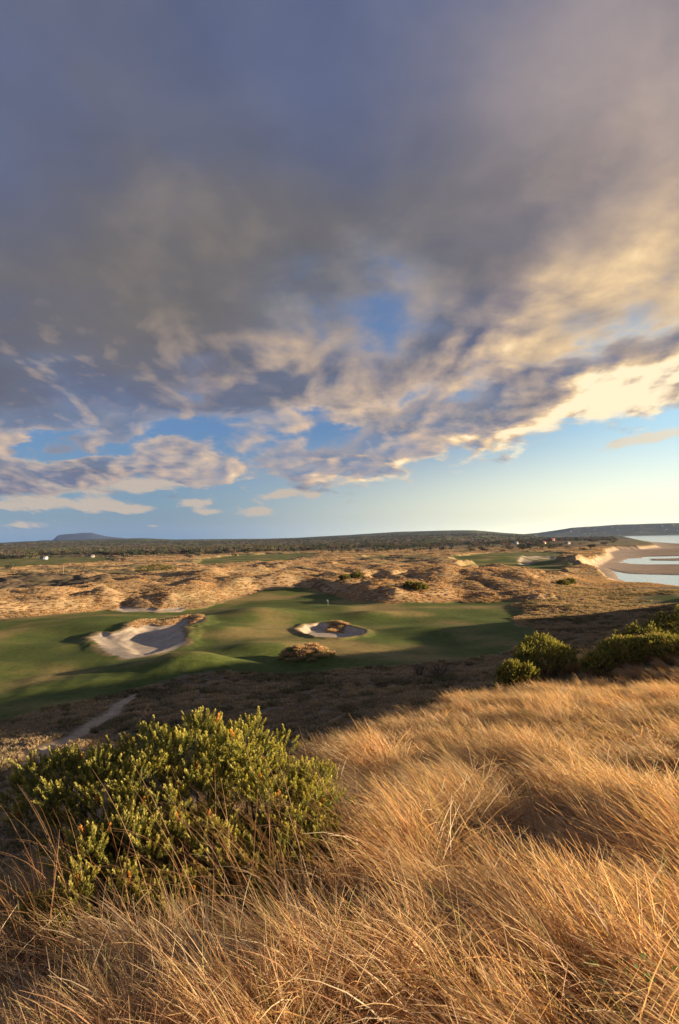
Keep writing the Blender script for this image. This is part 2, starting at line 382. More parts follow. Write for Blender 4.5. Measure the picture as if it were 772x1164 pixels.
# ------------------------------------------------------------------ terrain
def build_terrain():
    fa = math.radians
    az = np.concatenate([np.linspace(-180, -60, 41)[:-1], np.linspace(-60, -31, 75)[:-1], np.linspace(-31, 31, 700 if not QUICK else 350)[:-1], np.linspace(31, 62, 90)[:-1], np.linspace(62, 180, 40)[:-1]])
    az = np.radians(az)
    rr = np.concatenate([np.geomspace(.35, 2, 12)[:-1], np.geomspace(2, 25, 80)[:-1], np.geomspace(25, 110, 110)[:-1],
                         np.geomspace(110, 450, 430 if not QUICK else 160)[:-1], np.geomspace(450, 1500, 240 if not QUICK else 100)[:-1], np.geomspace(1500, 24000, 110)])
    A, R_ = np.meshgrid(az, rr)
    X = R_*np.sin(A); Y = R_*np.cos(A)
    z, m = layout(X, Y)
    nr, na = X.shape
    V = np.stack([X, Y, z], -1).reshape(-1, 3)
    # albedo
    def cc(*c): return np.array(c)[None, None, :]
    n1 = fbm(X/35, Y/35, 4)[..., None]; n2 = fbm(X/7, Y/7, 4)[..., None]; n3 = fbm(X/260, Y/260, 3)[..., None]
    gold = cc(.44, .30, .155)*(1+.35*n2) ; gold = gold*(1-sstep(.1, .5, n1)*.35)+cc(.16, .15, .07)*sstep(.1, .5, n1)*.35
    scr = cc(.28, .20, .12)*(1+.5*n2) ; tt = sstep(-.1, .35, n1); scr = scr*(1-.5*tt)+cc(.10, .11, .045)*.5*tt
    fair = cc(.11, .135, .03)*(1+.24*n2) ; tt = sstep(-.15, .45, fbm(X/28+9, Y/28, 3)[..., None]); fair = fair*(1-.8*tt)+cc(.38, .265, .10)*.8*tt  # golden turf patches, their gold raised to look sunlit
    sand = cc(.52, .415, .30)*(1+.08*n2)
    bst = fbm(X/90+.3*Y/90, Y/16, 4)[..., None]; bea = cc(.36, .255, .17)*(1+.1*n1+.35*bst); wet = cc(.17, .125, .09)
    plain = cc(.24, .175, .09)*(1+.6*n3+.3*n1); tt = sstep(.05, .35, n3); plain = plain*(1-tt)+cc(.13, .17, .05)*tt
    r = m['r'][..., None]
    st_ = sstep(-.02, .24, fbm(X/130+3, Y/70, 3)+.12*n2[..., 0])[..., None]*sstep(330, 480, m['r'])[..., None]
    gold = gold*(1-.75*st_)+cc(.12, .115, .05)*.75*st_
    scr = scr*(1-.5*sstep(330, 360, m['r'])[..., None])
    c = gold*(1-m['scrub'][..., None])+scr*m['scrub'][..., None]
    t = sstep(1000, 1500, r); c = c*(1-t)+plain*t
    t = sstep(28, 45, r)*sstep(190, 60, r)*.0; 
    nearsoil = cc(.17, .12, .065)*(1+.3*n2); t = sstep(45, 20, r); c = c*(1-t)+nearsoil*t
    f = m['f'][..., None]; c = c*(1-f)+fair*f
    rg = (sstep(2.6, .8, m['b1']+1.2*n2[..., 0])*sstep(-.4, .3, fbm(X/5, Y/5, 2)+.25)+.7*sstep(1.8, .6, m['b2']+n2[..., 0]))[..., None].clip(0, 1)*.8; c = c*(1-rg)+cc(.36, .235, .12)*rg
    s = m['sand'][..., None]; c = c*(1-s)+sand*s
    p = m['path'][..., None]; c = c*(1-p)+cc(.56, .40, .25)*p
    b = m['beach'][..., None]; wets = sstep(25, -2, m['wat'])[..., None]*.7 + .6*sstep(.0, .35, bst); wets = np.clip(wets, 0, 1)
    bc = bea*(1-wets)+wet*wets
    # dry pale sand up by the dunes
    dry = sstep(-70, -10, m['be'])[..., None]; bc = bc*(1-dry)+cc(.50, .37, .25)*dry*1.0
    c = c*(1-b)+bc*b
    hillw = sstep(2600, 4200, r); hc = cc(.085, .095, .05)*(1+.5*n3)
    patches = sstep(.12, .3, fbm(X/420, Y/420, 3))[..., None]; hc = hc*(1-.5*patches)+cc(.22, .20, .085)*.5*patches
    c = c*(1-hillw)+hc*hillw
    mtw = sstep(10, 40, m['far3'])[..., None]; c = c*(1-mtw)+cc(.045, .055, .085)*mtw  # blue of the distance haze put into the mountain's colour
    col = c.reshape(-1, 3)
    # faces
    i = np.arange(nr-1)[:, None]; j = np.arange(na)[None, :]; j2 = (j+1) % na
    Q = np.stack([i*na+j, (i+1)*na+j, (i+1)*na+j2, i*na+j2], -1).reshape(-1, 4)[:, ::-1]
    def fm(a): a = a.reshape(-1); return a[Q].mean(1)
    names = np.zeros(len(Q), int)
    rf = fm(m['r'])
    names[fm(m['f']) > .5] = 1
    names[fm(m['sand']) > .5] = 2
    names[fm(m['path']) > .5] = 3
    names[(fm(m['be']) < 0)] = 4
    names[(rf > 2600) & (names == 0)] = 5
    names[(fm(m['far3']) > 15)] = 6
    names[(fm(m['be']) < 0) & (rf > 9000)] = 5
    Nn = ['ground', 'fairway', 'bunker_sand', 'path', 'beach', 'hills', 'mountain']
    # smooth normals of the whole sheet
    Vg = V.reshape(nr, na, 3)
    dr = np.gradient(Vg, axis=0); da = (np.roll(Vg, -1, 1)-np.roll(Vg, 1, 1))
    N = np.cross(dr, da); N = N*np.sign(N[..., 2:3]+1e-9); N /= np.linalg.norm(N, axis=-1)[..., None]+1e-12
    N = N.reshape(-1, 3)
    lab = {'ground': 'rough tussocky ground of the dune land', 'fairway': 'mown green fairway turf', 'bunker_sand': 'pale sand of the bunkers', 'path': 'worn sandy walking path',
           'beach': 'tidal sand flats', 'hills': 'low wooded hills along the horizon', 'mountain': 'flat topped mountain on the horizon, tinted haze blue'}
    for k, nm in enumerate(Nn):
        q = Q[names == k]
        if len(q) == 0: continue
        idx, inv = np.unique(q, return_inverse=True); inv = inv.reshape(q.shape)
        faces = [inv]; vv = V[idx]; cl = col[idx]; nn = N[idx]
        if k == 0:   # close the middle under the camera
            c0 = len(vv); vv = np.vstack([vv, [0, 0, 25-1.75]]); cl = np.vstack([cl, [.17, .12, .065]]); nn = np.vstack([nn, [0, 0, 1]])
            ring = np.searchsorted(idx, np.arange(na)); faces.append(np.stack([np.full(na, c0), ring, np.roll(ring, -1)], -1)[:, ::-1])
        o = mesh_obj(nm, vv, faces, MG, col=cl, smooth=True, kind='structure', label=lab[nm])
        o.data.normals_split_custom_set_from_vertices(nn.astype(np.float32).tolist()) if k != 99 else None
    return
if 'sky' not in QUICK: build_terrain()
def ground_z(X, Y):
    X = np.atleast_1d(np.asarray(X, float)); Y = np.atleast_1d(np.asarray(Y, float))
    return layout(X, Y)
def gz(x, y): return float(ground_z(x, y)[0][0])
def on_ray(u, v, lo=20, hi=3000):
    """first point where the sight line through (u, v) meets the ground"""
    r = ray(u, v); r = r/math.hypot(r[0], r[1])
    d = np.geomspace(lo, hi, 1500); X = r[0]*d; Y = r[1]*d
    z = ground_z(X, Y)[0]; k = np.argmax((25+r[2]*d) < z)
    if k == 0: k = len(d)-1
    return np.array([X[k], Y[k], z[k]])

# ------------------------------------------------------------------ scattering (grass, scrub, far woods: nobody could count them)
def make_coll(name, objs):
    c = bpy.data.collections.new(name)
    for o in objs: c.objects.link(o)
    return c
def scatter(name, pts, rot, scl, idx, tone, coll, label, cat):
    me = bpy.data.meshes.new(name)
    me.vertices.add(len(pts)); me.vertices.foreach_set('co', np.asarray(pts, np.float32).ravel())
    a = me.attributes.new('rot', 'FLOAT_VECTOR', 'POINT'); a.data.foreach_set('vector', np.asarray(rot, np.float32).ravel())
    s = np.asarray(scl, np.float32)
    if s.ndim == 1: s = np.repeat(s[:, None], 3, 1)
    a = me.attributes.new('scl', 'FLOAT_VECTOR', 'POINT'); a.data.foreach_set('vector', np.ascontiguousarray(s).ravel())
    a = me.attributes.new('idx', 'INT', 'POINT'); a.data.foreach_set('value', np.asarray(idx, np.int32))
    a = me.attributes.new('tone', 'FLOAT', 'POINT'); a.data.foreach_set('value', np.clip(tone, 0, 1).astype(np.float32))
    o = bpy.data.objects.new(name, me); C.objects.link(o)
    ng = bpy.data.node_groups.new(name, 'GeometryNodeTree')
    ng.interface.new_socket('Geometry', in_out='INPUT', socket_type='NodeSocketGeometry')
    ng.interface.new_socket('Geometry', in_out='OUTPUT', socket_type='NodeSocketGeometry')
    N = ng.nodes.new; L = ng.links.new
    gi = N('NodeGroupInput'); go = N('NodeGroupOutput'); ip = N('GeometryNodeInstanceOnPoints')
    ci = N('GeometryNodeCollectionInfo'); ci.inputs[0].default_value = coll; ci.inputs[1].default_value = True; ci.inputs[2].default_value = True
    def na(nm, t):
        n = N('GeometryNodeInputNamedAttribute'); n.data_type = t; n.inputs[0].default_value = nm; return n.outputs[0]
    L(gi.outputs[0], ip.inputs['Points']); L(ci.outputs[0], ip.inputs['Instance']); ip.inputs['Pick Instance'].default_value = True
    L(na('idx', 'INT'), ip.inputs['Instance Index']); 
    e2r = N('FunctionNodeEulerToRotation'); L(na('rot', 'FLOAT_VECTOR'), e2r.inputs[0]); L(e2r.outputs[0], ip.inputs['Rotation'])
    L(na('scl', 'FLOAT_VECTOR'), ip.inputs['Scale']); L(ip.outputs[0], go.inputs[0])
    md = o.modifiers.new('scatter', 'NODES'); md.node_group = ng
    tag(o, label, cat, None, 'stuff')
    return o

def blades(n, spread, L0, L1, w0, lean0, lean1, seg, R, colfn, sidespread=.35, cup=1.0):
    """n ribbons leaning to -X, curving over"""
    mb = MB()
    for _ in range(n):
        a = R.uniform(0, 2*np.pi); rr = spread*math.sqrt(R.uniform())
        p = np.array([rr*math.cos(a), rr*math.sin(a), -.03])
        L = R.uniform(L0, L1); ph = math.pi + R.normal(0, sidespread)
        if R.uniform() < .12: ph = R.uniform(0, 2*np.pi)
        l0 = R.normal(lean0, .13); l1 = R.normal(lean1, .25)
        pts = [p]; ds = []
        for k in range(seg):
            t = (k+.5)/seg; le = l0+(l1-l0)*t**1.3
            d = np.array([math.sin(le)*math.cos(ph), math.sin(le)*math.sin(ph), math.cos(le)]); ds.append(d)
            pts.append(pts[-1]+d*L/seg)
        pts = np.array(pts); ds.append(ds[-1]); ds = np.array(ds)
        side = np.cross(ds, R.normal(size=3)); side /= np.linalg.norm(side, axis=1)[:, None]+1e-9
        tt = np.linspace(0, 1, seg+1); w = w0*R.uniform(.7, 1.3)*(1-.8*tt**1.5)*.5
        V = np.empty((2*(seg+1), 3)); V[0::2] = pts-side*w[:, None]; V[1::2] = pts+side*w[:, None]
        Q = [(2*k, 2*k+1, 2*k+3, 2*k+2) for k in range(seg)]
        c = colfn(R, np.repeat(tt, 2)[:, None])
        mb.add(V, Q, col=c)
    return mb
def straw(R, t):
    k = R.uniform()
    if k < .50: a = np.array([.68, .48, .26])
    elif k < .70: a = np.array([.56, .34, .19])
    elif k < .84: a = np.array([.86, .72, .47])
    elif k < .93: a = np.array([.36, .36, .13])
    else: a = np.array([.30, .18, .10])
    base = np.array([.26, .20, .08]) if R.uniform() < .6 else np.array([.22, .14, .07])
    a = a*R.uniform(.75, 1.15)
    s = np.clip(t*2.6, 0, 1)
    return base*(1-s)+a*s
def put(R, X, Y, keep):
    return X[keep], Y[keep]
def fan(R, n, r0, r1, a0, a1):
    r = np.sqrt(R.uniform(r0*r0, r1*r1, n)); a = np.radians(R.uniform(a0, a1, n))
    return r*np.sin(a), r*np.cos(a)

# the shrub in front, traced as a few lobes (centre, radii)
LOBES = [(P(228,910,5.3),(.70,.60,.47)),(P(135,916,5.2),(.46,.45,.30)),(P(68,900,5.5),(.27,.3,.22)),(P(312,932,5.0),(.40,.45,.33)),
         (P(335,992,4.5),(.42,.4,.28)),(P(205,995,4.5),(.58,.4,.27)),(P(262,1045,4.1),(.45,.28,.20)),(P(140,985,4.5),(.28,.3,.22)),(P(412,992,4.5),(.12,.14,.13)), (P(185,1062,3.95),(.34,.3,.16)), (P(110,1040,4.1),(.28,.3,.14)), (P(345,1055,4.1),(.3,.3,.15))]
def in_shrub(X, Y, grow=1.0):
    k = np.zeros(X.shape, bool)
    for c, r in LOBES: k |= ((X-c[0])/(r[0]*grow))**2+((Y-c[1])/(r[1]*grow))**2 < 1
    return k

if 'sky' not in QUICK:
    R = np.random.default_rng(11)
    near = [blades(68, .12, .30, .62, .0066, .50, 1.40, 6, R, straw).build('grass_tuft', M_GRASS, link=False) for _ in range(6)]
    mid = [blades(60, .19, .32, .60, .0105, .42, 1.25, 4, R, straw).build('grass_tuft', M_GRASS, link=False) for _ in range(6)]
    cn = make_coll('grass_tufts_near', near); cm = make_coll('grass_tufts_mid', mid)
    def grass(name, coll, X, Y, R, label, sc0=1.0, thin=True):
        g = fbm(X/.95+3, Y/.95, 3); g2 = fbm(X/4.5, Y/4.5+8, 2)
        keep = ~in_shrub(X, Y, .93) | (R.uniform(size=X.shape) < .05)
        # a worn hollow runs through the grass
        tr = lsd([(585,885),(612,940),(635,1010),(640,1080),(650,1164)], X, Y, 22.4)
        keep &= (tr > .24+.1*perlin(X*2, Y*2)) | (R.uniform(size=X.shape) < .35)
        pl_ = P(733, 1108, 2.75); keep &= (((X-pl_[0])/.16)**2+((Y-pl_[1]+.12)/.26)**2 > 1)
        if thin: keep &= R.uniform(size=X.shape) < sstep(-.45, .15, g)*.88+.12
        uu = 386+F*X/np.maximum(Y, .1)
        front = (uu > -40) & (uu < 455-.0*Y) & (Y > 2.8) & (Y < 5.6)
        keep &= ~front | (R.uniform(size=X.shape) < .13)
        X, Y, g, g2, uu = X[keep], Y[keep], g[keep], g2[keep], uu[keep]
        z = ground_z(X, Y)[0]; n = len(X)
        gust = fbm(X/3.0+20, Y/3.0, 2)
        rot = np.stack([R.normal(0, .12, n), R.normal(0, .12, n)-.1*g, gust*1.9+R.normal(0, .42, n)-.15], -1)
        s = sc0*(.90+.62*g+.12*g2)*R.uniform(.8, 1.15, n)*(1-.30*((uu > -40) & (uu < 455) & (Y < 2.81) & (Y > 0)))
        return scatter(name, np.stack([X, Y, z], -1), rot, s, R.integers(0, 6, n), .5+.5*g2+.25*g+R.normal(0, .14, n), coll, label, 'grass')
    X, Y = fan(R, 2600, .9, 9, -60, 62); grass('dune_grass', cn, X, Y, R, 'long windblown golden grass in front, combed to one side')
    X, Y = fan(R, 1500, 1.6, 6, -36, 36); grass('dune_grass', cn, X, Y, R, 'long windblown golden grass filling the nearest hollows')
    X, Y = fan(R, 9500, 8.5, 21, -46, 50); grass('dune_grass', cm, X, Y, R, 'golden grass over the middle of the dune top')
    X, Y = fan(R, 15000, 20, 44, -30, 52)
    z_, m_ = ground_z(X, Y)
    # stop on the crest
    crest = np.interp(386+F*np.tan(np.arctan2(X, Y)), [0,200,300,386,600,772,900], [9,12,15,25,34,42,50])
    k = np.hypot(X, Y) < crest*(1+.08*perlin(X/3, Y/3)); grass('dune_grass', cm, X[k], Y[k], R, 'fine golden grass along the dune crest', 1.05)
    def thatch(X, Y, R, label):
        k = ~in_shrub(X, Y, .6); X, Y = X[k], Y[k]; z = ground_z(X, Y)[0]; n = len(X)
        s_ = np.stack([R.uniform(.7, 1.1, n), R.uniform(.7, 1.1, n), R.uniform(.28, .6, n)], -1)
        scatter('grass_thatch', np.stack([X, Y, z], -1), np.stack([R.normal(0, .25, n), R.normal(0, .25, n), R.uniform(-1.6, 1.2, n)], -1), s_, R.integers(0, 6, n), R.uniform(0, .55, n), cn, label, 'grass')
    X, Y = fan(R, 1500, 1.2, 7.5, -48, 48); thatch(X, Y, R, 'flattened short dry grass and litter between the tall tufts')
    # seed stalks that stand over the shrub
    st = [blades(7, .18, .6, 1.0, .0055, .35, 1.3, 7, R, lambda R, t: np.array([.42, .25, .13])*R.uniform(.7, 1.2)+0*t, .7).build('grass_tuft', M_GRASS, link=False) for _ in range(4)]
    cs = make_coll('stalks', st)
    n = 62; X, Y = [], []
    for k in range(n):
        u_ = R.uniform(0, 430); d_ = R.uniform(3.4, 5.0); p = P(u_, 1000, d_); X.append(p[0]); Y.append(p[1])
    X = np.array(X); Y = np.array(Y); z = ground_z(X, Y)[0]
    scatter('grass_stalks', np.stack([X, Y, z], -1), np.stack([R.normal(0, .1, n), R.normal(0, .1, n), R.normal(-.1, .35, n)], -1), R.uniform(.75, 1.1, n), R.integers(0, 4, n), R.uniform(0.2, .9, n), cs, 'loose tall dry stalks arching over the shrub', 'grass')

    # tussocks of the slope and the dunes
    def tuss(R, n, w, h, c0, c1, wid):
        mb = MB()
        for _ in range(n):
            a = R.uniform(0, 2*np.pi); rr = w*.45*math.sqrt(R.uniform()); p = np.array([rr*math.cos(a), rr*math.sin(a), -.08])
            th = R.uniform(.15, 1.15); b = a+R.normal(0, .5); L = h*R.uniform(.6, 1.1)
            d = np.array([math.sin(th)*math.cos(b)-.25, math.sin(th)*math.sin(b), math.cos(th)]); d /= np.linalg.norm(d)
            s = np.cross(d, R.normal(size=3)); s /= np.linalg.norm(s); q = p+d*L*.55; e = q+(d*.8+np.array([-.15, 0, -.35]))*L*.45
            V = [p-s*wid*.5, p+s*wid*.5, q+s*wid*.45, q-s*wid*.45, e]
            c = c0+(c1-c0)*R.uniform()
            mb.add(V, Q=[(0, 1, 2, 3)], T=[(3, 2, 4)], col=c*R.uniform(.8, 1.15))
        return mb
    gA = np.array([.68, .48, .26]); gB = np.array([.52, .37, .195]); sA = np.array([.60, .44, .27]); sB = np.array([.38, .30, .165]); dA = np.array([.18, .165, .075])
    gt = [tuss(R, 60, 1.5, .95, gA, gB, .16).build('tussock', M_TUFT, link=False) for _ in range(4)]
    st2 = [tuss(R, 75, 1.3, .8, sA, sB, .10).build('tussock', M_TUFT, link=False) for _ in range(4)]
    dk = [tuss(R, 110, 1.6, 1.1, dA, sB, .16).build('low_bush', M_TUFT, link=False) for _ in range(3)]
    cg = make_coll('gold_tussocks', gt); cs2 = make_coll('scrub_tussocks', st2+dk)
    # order inside the collection is alphabetical: 'low_bush*' come first
    X, Y = fan(R, 90000, 26, 330, -33, 40)
    z, m = ground_z(X, Y)
    azu = m['u']; cr = np.interp(azu, [0,200,300,386,600,772,900], [8,11,14,24,33,40,46])
    k = (m['f'] < .35) & (m['sand'] < .3) & (m['pth'] > 1.6) & (m['scrub'] > .5) & (m['r'] > cr) & (m['be'] > 0)
    k &= R.uniform(size=X.shape) < .75+.25*sstep(-.3, .2, fbm(X/6, Y/6, 2))
    X, Y, z = X[k], Y[k], z[k]; n = len(X)
    darkp = sstep(.05, .35, fbm(X/13+4, Y/13, 3))*.55+.04
    idx = np.where(R.uniform(size=n) < darkp, R.integers(0, 3, n), R.integers(3, 7, n))
    scatter('scrub', np.stack([X, Y, z], -1), np.stack([np.zeros(n), np.zeros(n), R.uniform(-1, 1, n)], -1), R.uniform(.45, 1.0, n), idx, .5+.5*fbm(X/9, Y/9, 3)+R.normal(0, .15, n), cs2, 'brown heathy scrub and tussocks on the shaded slope', 'scrub')
    # golden tussocks over the dunes
    N0 = 150000
    r_ = 150*(1300/150)**R.uniform(size=N0)**.9; a_ = np.radians(R.uniform(-31, 31, N0)); X = r_*np.sin(a_); Y = r_*np.cos(a_)
    z, m = ground_z(X, Y)
    isl = (m['b2i'] < .3) | ((m['b1'] > -2.5) & (m['b1'] < 1.6) & (Y > G(150, 717)[1]+0*Y) & (X > G(150, 715)[0]) & (X < G(222, 715)[0]))
    hm = G(348, 752); isl |= ((X-hm[0])/6.0)**2+((Y-hm[1])/4.6)**2 < 1
    for (u_, v_, rx, ry) in [(552,683,9,7),(612,690,9,10),(140,676,9,9)]:
        g_ = G(u_, v_); isl |= ((X-g_[0])/rx)**2+((Y-g_[1])/ry)**2 < 1
    k = (((m['gold'] > .5) & (m['f'] < .3)) | isl) & ((m['sand'] < .3) | isl) & (m['be'] > 1)
    k &= (R.uniform(size=N0) < .7+.3*sstep(-.3, .2, fbm(X/10, Y/10, 2))) | isl
    k &= (R.uniform(size=N0) > .85*sstep(-.02, .24, fbm(X/130+3, Y/70, 3))*sstep(330, 480, m['r'])) | isl
    X, Y, z, rr_ = X[k], Y[k], z[k], m['r'][k]; n = len(X)
    scatter('dune_tussocks', np.stack([X, Y, z], -1), np.stack([np.zeros(n), np.zeros(n), R.uniform(-.8, .8, n)], -1), np.stack([R.uniform(.55, 1.15, n), R.uniform(.55, 1.15, n), R.uniform(.25, .62, n)], -1)*(1+sstep(300, 1000, rr_)*.7)[:, None], R.integers(0, 4, n), .5+.8*fbm(X/26, Y/26, 3)+R.normal(0, .06, n), cg, 'golden marram tussocks covering the far dunes', 'grass')
    # extra tussocks on the hummocks beside the bunkers
    for (c_, rx, ry, nn, lab) in [(G(348,752), 5.6, 4.4, 170, 'golden tussocks topping the hummock below the bunkers'), (G(384,709.5), 2.6, 2.2, 46, 'reddish tussocks on the island in the round bunker'), (G(190,707), 9.5, 3.2, 110, 'reddish tussocks along the back lip of the large bunker')]:
        a = R.uniform(0, 2*np.pi, nn); q = np.sqrt(R.uniform(size=nn)); X = c_[0]+rx*q*np.cos(a); Y = c_[1]+ry*q*np.sin(a); z = ground_z(X, Y)[0]
        scatter('dune_tussocks', np.stack([X, Y, z], -1), np.stack([np.zeros(nn), np.zeros(nn), R.uniform(-.8, .8, nn)], -1), R.uniform(.5, 1.0, nn), R.integers(0, 4, nn), R.uniform(.1, .8, nn), cg, lab, 'grass')

# ------------------------------------------------------------------ shrubs
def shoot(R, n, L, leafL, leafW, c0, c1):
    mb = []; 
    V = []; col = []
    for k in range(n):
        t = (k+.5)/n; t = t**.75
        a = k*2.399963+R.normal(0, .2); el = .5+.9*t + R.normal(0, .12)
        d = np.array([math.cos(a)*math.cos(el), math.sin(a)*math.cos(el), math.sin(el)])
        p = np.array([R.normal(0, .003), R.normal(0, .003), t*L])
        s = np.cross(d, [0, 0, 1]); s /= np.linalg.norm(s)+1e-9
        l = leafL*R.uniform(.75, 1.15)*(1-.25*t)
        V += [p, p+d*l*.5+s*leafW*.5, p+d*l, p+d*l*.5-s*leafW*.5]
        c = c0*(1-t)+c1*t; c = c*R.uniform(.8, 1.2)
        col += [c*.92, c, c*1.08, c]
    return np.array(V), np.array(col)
def shrub_foliage(R, lobes, nshoot, protos, jitter=.1, lump=.14, up=.55, clump=1, scl=(.8, 1.25)):
    """shoots over the surface of the lobes; returns V, Q, col"""
    area = np.array([r[0]*r[1]+r[0]*r[2]+r[1]*r[2] for c, r in lobes]); pr = area/area.sum()
    Vs, Cs = [], []; cnt = 0
    tries = 0
    while cnt < nshoot and tries < nshoot*8:
        tries += 1
        i = R.choice(len(lobes), p=pr); c, r = lobes[i]; r = np.array(r)
        d = R.normal(size=3); d /= np.linalg.norm(d)
        if d[2] < -.35: continue
        lumpf = 1+lump*(perlin(np.array([d[0]*2.6+i*3.7+c[0]]), np.array([d[1]*2.6+d[2]*3.1+c[1]]))[0]*1.6)
        depth = 1-abs(R.normal(0, jitter))
        p = c+d*r*lumpf*depth
        ok = True
        for j, (c2, r2) in enumerate(lobes):
            if j != i and np.sum(((p-c2)/(np.array(r2)*.88))**2) < 1: ok = False; break
        if not ok: continue
        nrm = d/r; nrm /= np.linalg.norm(nrm)
        ax = nrm*(1-up)+np.array([0, 0, 1])*up+R.normal(0, .16, 3); ax /= np.linalg.norm(ax)
        t1 = np.cross(ax, R.normal(size=3)); t1 /= np.linalg.norm(t1); t2 = np.cross(ax, t1)
        tone = R.uniform(.75, 1.2)
        for q_ in range(clump):
            if q_ == 0 or clump == 1: a2, p2 = ax, p
            else:
                off_ = R.normal(0, 1, 3)*.033*scl[1]; off_ -= ax*off_.dot(ax)*.4
                a2 = ax+off_*7.5; a2 /= np.linalg.norm(a2); p2 = p+off_
            t1 = np.cross(a2, R.normal(size=3)); t1 /= np.linalg.norm(t1); t2 = np.cross(a2, t1)
            V, cl = protos[R.integers(len(protos))]
            s = R.uniform(*scl)
            W = (V[:, :1]*t1+V[:, 1:2]*t2+V[:, 2:3]*a2)*s+p2
            if R.uniform() < .010: cl = cl*np.array([1.6, .9, .8])
            Vs.append(W); Cs.append(cl*tone*R.uniform(.88, 1.12))
        cnt += 1
    V = np.vstack(Vs); n4 = len(V)//4
    return V, np.arange(n4*4).reshape(-1, 4), np.vstack(Cs)
def branches(R, base, tips, rad, mb, n=5):
    for t in tips:
        m = (base+t)/2+R.normal(0, .08*np.linalg.norm(t-base), 3); 
        q = np.linspace(0, 1, 7)[:, None]; pts = (1-q)**2*base+2*q*(1-q)*m+q*q*t
        mb.tube(pts, np.linspace(rad, rad*.3, 7), n)
def shrub(name, label, lobes, nshoot, protos, group=None, scl=(.8, 1.25), rad=.02, R=None, jitter=.1, cat='shrub', lump=.14, clump=1):
    cx = np.mean([c[0] for c, r in lobes]); cy = np.mean([c[1] for c, r in lobes])
    base = np.array([cx, cy, gz(cx, cy)])
    rt_ = empty(name, base, label, cat, group)
    L2 = [(c-base, r) for c, r in lobes]
    V, Q, cl = shrub_foliage(R, L2, nshoot, protos, jitter=jitter, scl=scl, lump=lump, clump=clump)
    mesh_obj('foliage', V, Q, M_LEAF, rt_, col=cl)
    mb = MB()
    for c, r in L2:
        b0 = np.array([c[0]*.75, c[1]*.75, gz(base[0]+c[0]*.75, base[1]+c[1]*.75)-base[2]-.05])
        tips = [c+np.array(r)*np.array([math.cos(a), math.sin(a), R.uniform(-.1, .8)])*R.uniform(.5, .8) for a in R.uniform(0, 2*np.pi, 9)]
        branches(R, b0, tips, rad, mb)
        mb.tube([(0, 0, -.12), b0*.5+np.array([0, 0, -.1]), b0+np.array([0, 0, .02])], rad*1.6, 6)
    mb.build('branches', M_BARK, rt_)
    return rt_
def bare(R, mb, p, d, L, r, depth):
    k = 5; pts = [p]; dd = d.copy()
    for i in range(k):
        dd = dd+R.normal(0, .16, 3)+np.array([-.02, 0, .03]); dd /= np.linalg.norm(dd); pts.append(pts[-1]+dd*L/k)
    mb.tube(np.array(pts), np.linspace(r, r*.55, k+1), 4)
    if depth > 0:
        for _ in range(R.integers(2, 5)):
            i = R.integers(2, k+1); nd = dd+R.normal(0, .55, 3); nd[2] = abs(nd[2])*.8+.1; nd /= np.linalg.norm(nd)
            bare(R, mb, pts[i], nd, L*R.uniform(.5, .8), r*.55, depth-1)

